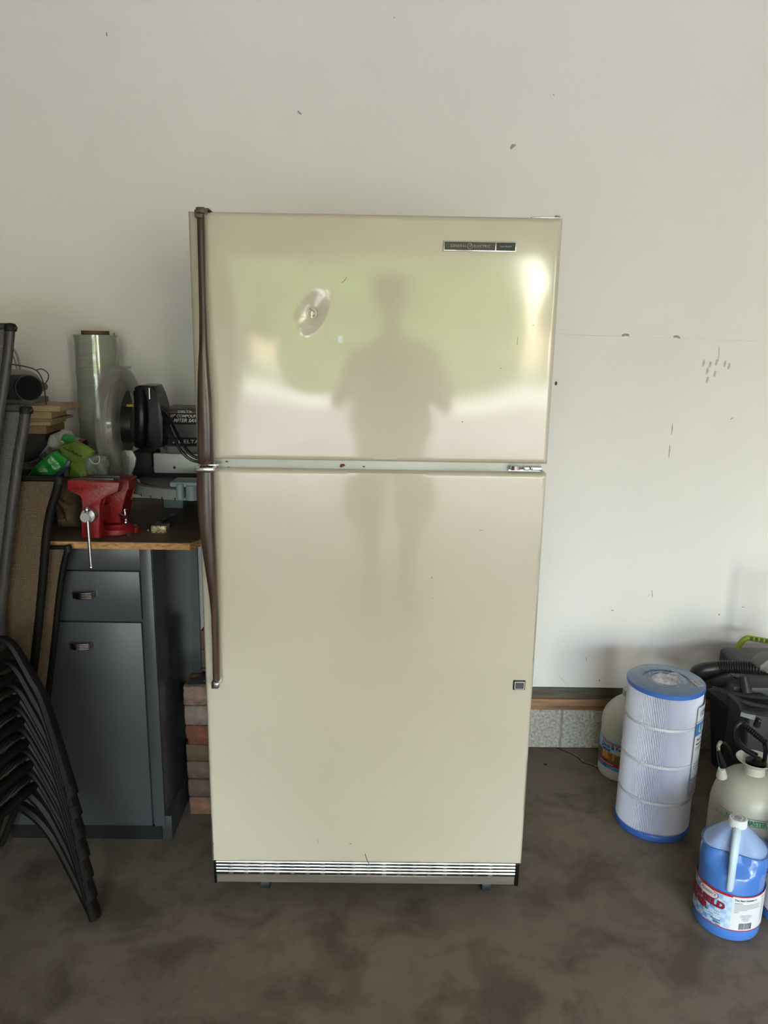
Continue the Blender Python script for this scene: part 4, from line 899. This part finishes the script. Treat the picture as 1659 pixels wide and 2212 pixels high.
def washer_jug(cx_, cy_, rot, liqz, label):
    J = thing('washer_fluid_jug', (cx_, cy_, 0), label, 'jug', 'washer fluid jugs'); c = (cx_, cy_)
    r = .078; A = math.atan2(-cy_, -cx_)+rot
    zsh, znk, rn, znt = .178, .264, .021, .272
    q = MB(); jug_body(q, c, r, zsh, znk, rn, znt, A); q.build('bottle', shell, J)
    q = MB(); jug_body(q, c, r, zsh, znk, rn, znt, A, z_from=liqz+.0015, shrink=.0010); q.build('shoulder', jug_top, J)
    q = MB(); jug_body(q, c, r, zsh, znk, rn, znt, A, z_to=liqz, shrink=.0014, z_from=.0015); q.build('liquid', liq, J)
    # hollow grip in front of the recess
    def hp(rr_, z, da=0): return Vector((c[0]+rr_*math.cos(A+da), c[1]+rr_*math.sin(A+da), z))
    q = MB(); q.tube(smooth_path([hp(.018, .262), hp(.034, .256), hp(.052, .235), hp(.064, .205), hp(.072, .172), hp(.074, .150), hp(.070, .138)], 5), [.0105]*15+[.0095]*16, 14, flat=(.85, 1)); q.build('grip', mat('grip_pale', (.62, .76, .84), .25, alpha=.9), J)
    # cap
    q = MB(); rg_ = []
    for z, rr_ in ((.266, .0195), (.267, .0205), (.284, .0200), (.2862, .0185)):
        rg_.append([(c[0]+(rr_+(.0006 if j % 2 else 0)*(z < .285))*math.cos(2*PI*j/72), c[1]+(rr_+(.0006 if j % 2 else 0)*(z < .285))*math.sin(2*PI*j/72), z) for j in range(72)])
    q.rings(rg_); cap = q.build('cap', mat('cap_white', (.72, .72, .72), .45), J, angle=20)
    q = MB(); q.tube([(c[0]+.0155*math.cos(2*PI*k/32), c[1]+.0155*math.sin(2*PI*k/32), .2864) for k in range(32)], .0006, 5, closed=True)
    q.lathe([(.009, .2862), (.009, .2870), (.0, .2871)], (c[0]-.001, c[1], 0), 20); q.build('cap_emboss', mat('emboss_grey', (.30, .30, .30), .5), cap)
    q = MB()
    for k in range(22):
        if k % 6 == 5: continue
        a = 2*PI*k/22; M_ = Matrix.Translation((c[0]+.0125*math.cos(a), c[1]+.0125*math.sin(a), .2862)) @ Matrix.Rotation(a, 4, 'Z'); q.box(-.0013, .0013, -.0009, .0009, 0, .0005, 0, 1, M_)
    q.build('cap_marks', MATS['emboss_grey'], cap, smooth=False)['kind'] = 'stuff'
    z0, z1 = .032, .128; R_ = r+.0003
    sp_ = A+math.radians(7)-rot*0
    lab = patch('front_label', c, R_, A-math.radians(120), sp_, z0, z1, chk, J, 30)
    patch('red_border', c, R_+.0003, A-math.radians(120), sp_, z1-.006, z1, redl, lab, 30)
    patch('red_border', c, R_+.0003, A-math.radians(120), sp_, z0, z0+.0022, redl, lab, 30)
    # oval with script
    q = MB(); N_ = 28
    for mm_, sc_, dr in ((redl, 1.0, .0004), (whl, .93, .0007)):
        q = MB(); ca = A-math.radians(36); cz = .1105; vs = []
        for k in range(N_):
            t = 2*PI*k/N_; x_ = .028*sc_*math.cos(t); y_ = .0125*sc_*math.sin(t)
            vs.append(q.bm.verts.new(Vector((c[0]+(R_+dr)*math.cos(ca+x_/R_), c[1]+(R_+dr)*math.sin(ca+x_/R_), cz+y_))))
        # fan in strips so that the disc follows the bottle
        for k in range(N_//2-1):
            i0, i1, j0, j1 = k, k+1, (N_-k) % N_, N_-k-1
            fs = [vs[i0], vs[i1], vs[j1]] + ([] if i0 == j0 else [vs[j0]])
            q.bm.faces.new(fs)
        q.bm.faces.new([vs[N_//2-1], vs[N_//2], vs[N_//2+1]]) if N_//2+1 < N_ else None
        q.build('oval_logo', mm_, lab)
    text_round('lettering', "Austin's", .0135, c, R_+.0012, A-math.radians(36), .113, redl, lab, shear=.35)
    def word(t, ang_, z, s_, sx_=1.0):
        text_round('lettering_outline', t, s_, c, R_+.0011, A+math.radians(ang_), z, dk, lab, off=.0017, sx=sx_, align='RIGHT', space=1.08)
        text_round('lettering', t, s_, c, R_+.0016, A+math.radians(ang_), z, redl, lab, off=.0007, sx=sx_, align='RIGHT', space=1.08)
    word('WINDSHIELD', -4, .0905, .0235, 1.0); word('WASHER', -34, .0705, .022, 1.0)
    for k, (wd_, hh_) in enumerate(((20, .0032), (24, .0032), (22, .0032), (17, .0022), (12, .0026), (8, .0020))):
        zz_ = .066-k*.0062
        for g_ in range(5): patch('text_line', c, R_+.0006, A+math.radians(-8-wd_+wd_*g_/5), A+math.radians(-8-wd_+wd_*(g_+.8)/5), zz_, zz_+hh_, [ltb, ltb, ltb, dk, dk, redl][k], lab, 4)
    bk = patch('back_label', c, R_+.0001, sp_, A+math.radians(150), z0, z1, whl, J, 30)
    patch('red_border', c, R_+.0004, sp_, A+math.radians(150), z1-.003, z1, redl, bk, 30); patch('red_border', c, R_+.0004, sp_, A+math.radians(150), z0, z0+.0025, redl, bk, 30)
    text_round('lettering', 'The Best Solution is', .0068, c, R_+.0005, A+math.radians(10), .1165, dk, bk, align='LEFT', off=.0002, shear=.1)
    text_round('lettering', "Austin's", .0085, c, R_+.0005, A+math.radians(63), .117, redl, bk, align='LEFT', shear=.3)
    gy = mat('print_mid', (.25, .25, .27), .6)
    for k in range(8):
        z = .108-k*.0036; patch('text_line', c, R_+.0004, A+math.radians(11), A+math.radians([24, 58, 60, 57, 60, 34, 20, 18][k]), z, z+.0012, gy if k else dk, bk, 12)
    for k in range(6):
        z = .076-k*.0030; hw = [9, 12, 10, 6, 8, 5][k]; patch('text_line', c, R_+.0004, A+math.radians(33-hw), A+math.radians(33+hw), z, z+.0011, gy, bk, 8)
    q = MB(); rnd = random.Random(4); a = 22.0
    while a < 44:
        wd = .35+rnd.random()*.8
        a0, a1 = A+math.radians(a), A+math.radians(a+wd); vv = [q.bm.verts.new(Vector((c[0]+(R_+.0005)*math.cos(t), c[1]+(R_+.0005)*math.sin(t), z))) for t, z in ((a0, .038), (a1, .038), (a1, .055), (a0, .055))]
        q.bm.faces.new(vv); a += wd+.35+rnd.random()*.6
    q.build('barcode', dk, bk, smooth=False)
    for k in range(12):
        z = .108-k*.005; patch('text_line', c, R_+.0004, A+math.radians(66), A+math.radians(72), z, z+.0016, gy, bk, 4)
    return J
washer_jug(.888, 1.645, 0.02, .216, 'blue windshield washer fluid jug with white ribbed cap, fully in view')
washer_jug(1.064, 1.655, -1.15, .150, 'second washer fluid jug cut off by the right edge of the photo')
# deck cleaner jug behind the filter
cx_, cy_, r = .838, 2.318, .080; c = (cx_, cy_); A = math.atan2(-cy_, -cx_)
dj = thing('cleaner_jug', (cx_, cy_, 0), 'milky deck and fence cleaner jug standing behind the filter cartridge', 'jug')
q = MB(); jug_body(q, c, r, .180, .272, .020, .285, A+.6, dent=False); q.build('bottle', milky, dj)
q = MB(); q.lathe([(.021, .277), (.0215, .278), (.021, .297), (.0, .298)], (cx_, cy_, 0), 24); q.build('cap', mat('cap_grey', (.4, .4, .38), .5), dj)
R_ = r+.0004; a0, a1 = A-math.radians(95), A+math.radians(60)
lbl = patch('front_label', c, R_, a0, a1, .038, .140, mat('label_sky', (.30, .48, .66), .4), dj, 26)
patch('photo_band', c, R_+.0003, a0, a1, .060, .096, mat('label_wood', (.20, .10, .04), .5, var=.6, scale=30, col2=(.10, .12, .04)), lbl, 26)
patch('wood_fence_picture', c, R_+.0006, A-math.radians(55), A-math.radians(20), .070, .096, mat('label_orange', (.42, .17, .05), .5, var=.4, scale=60, stretch=(1, 1, .1)), lbl, 12)
patch('red_band', c, R_+.0005, a0, a1, .050, .061, redl, lbl, 26); patch('blue_band', c, R_+.0005, a0, a1, .038, .050, mat('label_cyan', (.06, .28, .50), .4), lbl, 26)
patch('yellow_panel', c, R_+.0006, A-math.radians(18), A+math.radians(20), .094, .103, mat('label_yellow', (.5, .42, .05), .4), lbl, 10)
navy = mat('text_navy', (.01, .03, .22), .5)
text_round('lettering', "Thompson's", .019, c, R_+.0006, A-math.radians(28), .130, redl, lbl, shear=.35, off=.0004)
text_round('lettering', 'Deck & Fence', .018, c, R_+.0008, A-math.radians(24), .1155, navy, lbl, off=.0005, sx=.95)
text_round('lettering', 'Cleaner', .015, c, R_+.0008, A-math.radians(46), .1035, navy, lbl, off=.0005, sx=.9)
patch('text_line', c, R_+.0009, A-math.radians(62), A-math.radians(22), .055, .0565, whl, lbl, 10); patch('text_line', c, R_+.0009, A-math.radians(50), A-math.radians(38), .043, .047, navy, lbl, 6)
# ------------------------------------------------------------ pump sprayer
sy = 1.835; sc_ = P(1619, 1740, sy); sx_ = sc_.x; ca = (sx_, sy)
sr = .100
sp = thing('pump_sprayer', (sx_, sy, 0), 'cream plastic garden pump sprayer with funnel top and black grip handle', 'sprayer')
cream = mat('sprayer_cream', (.46, .44, .36), .33, var=.05, scale=10)
zf_ = P(1617, 1640, sy).z; znk_ = P(1617, 1668, sy).z+.0
zsh_ = .62*znk_
prof_ = [(sr*.86, 0), (sr*.95, .006), (sr*.97, .03), (sr, .06), (sr, zsh_*.98)]
for k in range(1, 11):
    t = k/10; prof_.append((.027+(sr-.027)*math.cos(t*PI/2)**.9, zsh_+(znk_-zsh_)*math.sin(t*PI/2)))
prof_ += [(.026, znk_+.004), (.0255, zf_-.018), (.032, zf_-.012), (.046, zf_-.002), (.049, zf_+.001), (.047, zf_+.002), (.040, zf_-.003), (.027, zf_-.012), (.012, zf_-.013)]
q = MB(); q.lathe(prof_, (sx_, sy, 0), 48); q.build('tank', cream, sp)
A = math.atan2(-sy, -sx_); gtx = mat('text_green', (.02, .25, .12), .5)
zt_ = P(1600, 1775, sy-.09).z
text_round('lettering', 'RL FLO-MASTER', .017, ca, sr+.0006, A-math.radians(2), zt_-.004, gtx, sp, off=.0005, sx=.85)
for dz_ in (-.013, .0065): patch('green_line', ca, sr+.0005, A-math.radians(52), A+math.radians(42), zt_+dz_, zt_+dz_+.0012, gtx, sp, 14)
q = MB(); a = P(1552, 1660, sy-.03); q.cyl((a.x+.016, a.y+.01, a.z-.028), (a.x+.008, a.y, a.z+.001), .014, .008, 14); q.build('hose_port', cream, sp)
a = P(1562, 1656, sy-.03); b_ = P(1554, 1632, sy-.03); q = MB(); q.tube([a, a.lerp(b_, .5), b_, P(1552, 1620, sy-.03)], [.009, .0085, .006, .0045], 12); q.build('nozzle_grip', black, sp)
q = MB(); q.tube(smooth_path([P(1552, 1622, sy-.03), P(1552, 1610, sy-.025), P(1557, 1603, sy-.01)], 5), .0048, 10); q.build('braided_hose', mat('hose_braid', (.22, .20, .15), .5, var=.8, scale=220), sp)
q = MB(); q.tube(smooth_path([P(1557, 1604, sy-.012), P(1568, 1607, sy+.02), P(1578, 1622, sy+.06), P(1584, 1640, sy+.10)], 5), .0035, 8); q.build('hose', black2, sp)
# handle
zr = zf_
hA, hB, hC, hD = P(1597, 1566, sy), P(1651, 1606, sy-.01), P(1652, 1642, sy-.01), P(1632, 1634, sy)
q = MB(); q.tube(smooth_path([P(1602, 1562, sy), P(1592, 1572, sy), P(1591, 1590, sy), P(1597, 1605, sy), P(1612, 1620, sy), P(1634, 1632, sy)], 5), .0068, 10, flat=(1.2, .8)); q.tube([hB, P(1654, 1622, sy-.01), hC, P(1640, 1648, sy)], .006, 10, flat=(1.2, .9)); q.lathe([(.026, zf_-.012), (.026, zf_-.004), (.018, zf_+.001), (.012, zf_+.004)], (sx_+.002, sy, 0), 24); q.build('pump_handle', black, sp)
q = MB(); pa, pb_ = P(1602, 1562, sy), P(1654, 1604, sy-.01); rs = []; pp = []
for k in range(37): pp.append(pa.lerp(pb_, k/36)); rs.append(.0085 if k % 3 else .0062)
q.tube(pp, rs, 12); q.build('ribbed_grip', black, sp)
# ------------------------------------------------------------ black storage tote with shop vacuum
tz = .262; t0 = PZ(1527, 1488, tz); t1 = PZ(1659, 1601, tz); t0.z = t1.z = 0
dirn = (t1-t0).normalized(); nrm = Vector((-dirn.y, dirn.x, 0));  nrm = nrm if nrm.x > 0 else -nrm
LN, WD = .50, .42
tote_m = mat('tote_plastic', (.018, .020, .020), .5, var=.2)
tt = thing('storage_tote', (t0+dirn*LN/2+nrm*WD/2), 'large black open plastic storage tote in the right corner holding the vacuum', 'tote')
def tp(u, v, z, ins=0): return t0+dirn*(u*LN+(ins if u < .5 else -ins))+nrm*(v*WD+(ins if v < .5 else -ins))+Vector((0, 0, z))
q = MB(); cor = [(0, 0), (1, 0), (1, 1), (0, 1)]
q.rings([[tp(u, v, 0, .03) for u, v in cor], [tp(u, v, tz-.02, .008) for u, v in cor], [tp(u, v, tz-.02, .0) for u, v in cor], [tp(u, v, tz, .0) for u, v in cor], [tp(u, v, tz, .012) for u, v in cor], [tp(u, v, tz-.02, .014) for u, v in cor], [tp(u, v, .008, .036) for u, v in cor]], True, True)
q.build('tub', tote_m, tt, angle=20)
vc = tp(.40, .62, 0); vv = thing('shop_vacuum', (vc.x, vc.y, .008), 'dark shop vacuum with lime green carry handle and ribbed hose', 'vacuum')
vm = mat('vac_black', (.014, .014, .015), .4, var=.2); vg = mat('vac_grey', (.075, .075, .07), .5)
gz = P(1640, 1425, 2.3).z
q = MB(); q.lathe([(.13, .009), (.135, .02), (.15, gz-.13), (.155, gz-.12), (.155, gz-.10), (.13, gz-.06)], (vc.x, vc.y, 0), 36); q.build('drum', vm, vv)
lx0 = P(1577, 1410, 2.28).x
q = MB(); q.box(lx0, lx0+.26, 2.20, 2.36, gz-.07, gz+.022, .018, 4); head = q.build('motor_head', vm, vv)
q = MB(); q.box(lx0+.075, lx0+.25, 2.19, 2.202, gz-.012, gz+.014, .003); q.build('grey_panel', vg, head)
lime = mat('lime_green', (.20, .27, .015), .45, var=.08)
g = [P(1593, 1400, 2.25), P(1600, 1389, 2.25), P(1612, 1379, 2.25), P(1630, 1380, 2.25), P(1662, 1386, 2.25), P(1700, 1394, 2.25), P(1712, 1412, 2.25)]
q = MB(); q.tube(smooth_path(g, 5), .0095, 10, flat=(1, .9)); hnd = q.build('carry_handle', lime, vv)
q = MB()
for k in range(6):
    p0 = P(1622+k*11, 1380+k*1.7, 2.245); q.box(p0.x-.0045, p0.x+.0045, p0.y-.006, p0.y+.004, p0.z-.003, p0.z+.007, .001, 1)
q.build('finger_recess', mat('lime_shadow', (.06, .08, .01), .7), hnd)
# hose
hp_ = smooth_path([P(1512, 1452, 2.18), P(1530, 1444, 2.18), P(1560, 1441, 2.17), P(1600, 1441, 2.15), P(1645, 1444, 2.13), P(1690, 1450, 2.13), P(1730, 1480, 2.15)], 24)
q = MB(); q.tube(hp_[22:], [.0205 if k % 3 else .0180 for k in range(len(hp_)-22)], 14); q.build('hose', vm, vv)
q = MB(); q.tube(smooth_path([P(1503, 1462, 2.2), P(1506, 1452, 2.19), P(1520, 1446, 2.18), P(1540, 1443, 2.178), P(1552, 1442, 2.174)], 5), [.012, .015, .018, .020, .021]+[.0215]*16, 14); q.build('hose_cuff', vm, vv)
# attachments lying on the tote
a = P(1517, 1482, 2.2); b_ = P(1584, 1462, 2.14)
at1 = thing('crevice_nozzle', ((a+b_)/2), 'flat black floor nozzle lying across the tote rim beside the blue filter top', 'nozzle')
q = MB(); q.prism([P(1510, 1475, 2.17), P(1578, 1455, 2.13), P(1590, 1468, 2.13), P(1580, 1484, 2.13), P(1524, 1490, 2.17)], (0, .035, 0), .006); q.build('nozzle_body', vm, at1)
q = MB(); q.cyl(P(1578, 1468, 2.145), P(1600, 1475, 2.13), .013, seg=14); q.build('nozzle_neck', vm, at1)
a = P(1607, 1461, 2.08); b_ = P(1614, 1497, 2.06)
at2 = thing('hose_fitting', b_, 'smooth black tapered hose fitting standing in front of the vacuum hose', 'fitting')
q = MB(); q.tube([a, a.lerp(b_, .65), a.lerp(b_, .67), b_], [.0125, .0135, .0145, .015], 20); q.build('tapered_tube', mat('fitting_black', (.02, .02, .024), .35), at2)
q = MB(); q.box(P(1583, 1470, 2.1).x, P(1700, 1470, 2.1).x, 2.09, 2.2, P(1600, 1496, 2.1).z-.02, P(1600, 1482, 2.1).z, .004); at3 = tag(q.build('accessory_case', mat('case_grey', (.055, .055, .058), .5), org=P(1640, 1490, 2.14)), 'grey flat accessory case under the black hose fitting', 'case')
# curved trim bars of the accessory rack, and pale sticker
rk = thing('accessory_rack', tp(.5, .3, .02), 'black curved accessory rack filling the front of the tote', 'rack')
for k, pts in enumerate([[(1540, 1487), (1570, 1494), (1610, 1502), (1665, 1508)], [(1560, 1492), (1600, 1513), (1640, 1524), (1680, 1530)], [(1575, 1500), (1595, 1520), (1605, 1535), (1660, 1545)]]):
    q = MB(); q.tube(smooth_path([P(a, b_, 2.06-k*.03) for a, b_ in pts], 6), .0045-.0005*k, 8, flat=(1.6, 1)); q.build('rack_bar', vm, rk)
q = MB(); c0_, c1_ = P(1592, 1512, 2.05), P(1700, 1570, 2.05); q.box(c0_.x+.012, c1_.x, 2.0, 2.12, .02, P(1640, 1520, 2.05).z, .01, 3); rb = q.build('rack_body', vm, rk)
a, b_ = P(1600, 1538, 1.998), P(1632, 1555, 1.998); q = MB(); q.prism([P(1602, 1536, 1.999), P(1633, 1545, 1.999), P(1630, 1556, 1.999), P(1599, 1547, 1.999)], (0, .002, 0)); q.build('pale_sticker', mat('sticker_grey', (.20, .20, .20), .5), rk, smooth=False)
q = MB(); p_ = P(1639, 1562, 1.99); q.cyl(p_+Vector((0, .01, -.012)), p_+Vector((0, 0, .008)), .010, .006, 14); q.ball(p_+Vector((0, 0, .008)), .0065); q.build('knob', vm, rk)
gt = thing('hand_vacuum', P(1680, 1440, 2.0), 'grey rounded plastic tool poking into the right edge above the tote', 'tool')
q = MB(); q.prism([P(1642, 1438, 2.03), P(1660, 1424, 2.03), P(1720, 1420, 2.03), P(1720, 1470, 2.03), P(1662, 1457, 2.03), P(1640, 1450, 2.03)], (0, .06, 0), .01); q.build('tool_shell', mat('tool_grey', (.13, .125, .115), .5), gt)
q = MB(); q.cyl((1.275, 2.2, .012), (1.275, 2.2, .70), .016, .016, 16); q.cyl((1.275, 2.2, .66), (1.275, 2.2, .705), .019, .019, 16)
tag(q.build('extension_wand', vm, org=(1.275, 2.2, .012)), 'black vacuum extension wand standing upright in the tote just past the right edge', 'wand')
# ------------------------------------------------------------ the photographer, mirrored in the enamel
pz = thing('person', (.065, -.34, 0), 'person in dark shirt and shorts standing behind the camera holding a phone up', 'person')
def skin_mesh(name, nodes, edges, m_, parent, sub=1, root=0):
    me = bpy.data.meshes.new(name); me.from_pydata([Vector(n_[0])-wloc(parent) for n_ in nodes], edges, []); o = bpy.data.objects.new(name, me); COL.objects.link(o); o.parent = parent
    md_ = o.modifiers.new('skin', 'SKIN'); md_.use_smooth_shade = True
    for i, n_ in enumerate(nodes):
        me.skin_vertices[0].data[i].radius = (n_[1], n_[2] if len(n_) > 2 else n_[1])
    me.skin_vertices[0].data[root].use_root = True
    s_ = o.modifiers.new('sub', 'SUBSURF'); s_.levels = sub; s_.render_levels = sub
    me.materials.append(m_); return o
X, Y_0 = .065, -.34
N = [((X, Y_0, .93), .15, .11), ((X, Y_0, 1.08), .135, .10), ((X, Y_0, 1.25), .15, .105), ((X, Y_0-.005, 1.40), .13, .09), ((X, Y_0, 1.50), .055, .055), ((X, Y_0+.01, 1.56), .05, .055), ((X, Y_0+.02, 1.63), .073, .088), ((X, Y_0+.015, 1.70), .070, .085), ((X, Y_0+.01, 1.745), .045, .055)]
Eg = [(i, i+1) for i in range(8)]
def add(chain, start):
    prev = start
    for n_ in chain: N.append(n_); Eg.append((prev, len(N)-1)); prev = len(N)-1
    return prev
for s_ in (-1, 1):
    w_ = add([((X+s_*.16, Y_0, 1.405), .055), ((X+s_*.205, Y_0+.01, 1.36), .05), ((X+s_*.25, Y_0+.05, 1.20), .042), ((X+s_*.24, Y_0+.08, 1.14), .037), ((X+s_*.16, Y_0+.17, 1.24), .033), ((X+s_*.105, Y_0+.25, 1.335), .024, .02), ((X+s_*.088, Y_0+.275, 1.365), .030, .018)], 3)
    for k in range(4):
        add([((X+s_*.075, Y_0+.300-.004*k, 1.40-.020*k), .009), ((X+s_*.055, Y_0+.318, 1.405-.020*k), .008), ((X+s_*(.040+.004*k), Y_0+.320, 1.405-.020*k), .007)], w_)
    add([((X+s_*.070, Y_0+.268, 1.355), .010), ((X+s_*.045, Y_0+.285, 1.375), .009)], w_)
    h_ = add([((X+s_*.09, Y_0, .88), .085), ((X+s_*.10, Y_0+.005, .70), .075), ((X+s_*.105, Y_0+.01, .50), .055), ((X+s_*.105, Y_0, .36), .052), ((X+s_*.105, Y_0-.01, .12), .036), ((X+s_*.107, Y_0-.01, .05), .036), ((X+s_*.115, Y_0+.08, .030), .034, .026), ((X+s_*.12, Y_0+.15, .022), .030, .018)], 0)
skin_m = mat('skin', (.42, .24, .17), .5, var=.08); body = skin_mesh('body', N, Eg, skin_m, pz)
sh = [((X, Y_0, .93), .20, .14), ((X, Y_0, 1.08), .19, .135), ((X, Y_0, 1.25), .19, .13), ((X, Y_0-.005, 1.395), .142, .10), ((X, Y_0, 1.475), .07, .065)]
she = [(0, 1), (1, 2), (2, 3), (3, 4)]
for s_ in (-1, 1):
    b0 = len(sh); sh += [((X+s_*.165, Y_0, 1.405), .066), ((X+s_*.212, Y_0+.01, 1.35), .062), ((X+s_*.240, Y_0+.035, 1.25), .058)]; she += [(3, b0), (b0, b0+1), (b0+1, b0+2)]
skin_mesh('shirt', sh, she, mat('shirt_dark', (.03, .035, .045), .85, var=.15), pz)
so = [((X, Y_0, .96), .175, .13), ((X, Y_0, .90), .18, .13)]; soe = [(0, 1)]
for s_ in (-1, 1):
    b0 = len(so); so += [((X+s_*.10, Y_0, .82), .115), ((X+s_*.112, Y_0+.005, .66), .105), ((X+s_*.115, Y_0+.008, .50), .10)]; soe += [(1, b0), (b0, b0+1), (b0+1, b0+2)]
skin_mesh('shorts', so, soe, mat('shorts_khaki', (.12, .10, .075), .85, var=.1), pz)
q = MB(); q.ball((X, Y_0-.006, 1.715), .094, 20, (.88, 1.05, .82)); q.build('hair', mat('hair_brown', (.03, .02, .013), .7), pz)
for s_ in (-1, 1):
    q = MB(); q.ball((X+s_*.031, Y_0+.098, 1.655), .011, 10); q.build('eye', mat('eye_white', (.5, .5, .5), .3), pz)
    q = MB(); q.ball((X+s_*.082, Y_0+.01, 1.645), .022, 10, (.35, .7, 1.2)); q.build('ear', skin_m, pz)
    q = MB(); q.box(X+s_*.115-.045, X+s_*.115+.045, Y_0-.06, Y_0+.20, 0, .035, .015, 3); q.build('shoe', mat('shoe_grey', (.1, .1, .1), .7), pz)
q = MB(); q.tube([(X, Y_0+.095, 1.655), (X, Y_0+.118, 1.63), (X, Y_0+.10, 1.615)], [.008, .013, .009], 8); q.build('nose', skin_m, pz)
q = MB(); q.ball((X, Y_0+.094, 1.59), .02, 10, (1.1, .4, .35)); q.build('mouth', mat('lips', (.28, .1, .09), .5), pz)
pz.scale = (1.0, 1.0, .955)
ph = thing('phone', (0, -.022, 1.36), 'black smartphone held by the person behind the camera', 'phone')
q = MB(); q.box(-.036, .060, -.026, -.018, 1.300, 1.425, .003, 2); q.build('phone_body', black, ph)

for o in list(COL.objects):
    if o.name.split('.')[0] in ('louver_spacer', 'rust_spot', 'scale_notch', 'finger_recess', 'printed_squiggle', 'film_crease', 'rivet', 'tag_print', 'barcode', 'dent_chip', 'slot'): o['kind'] = 'stuff'
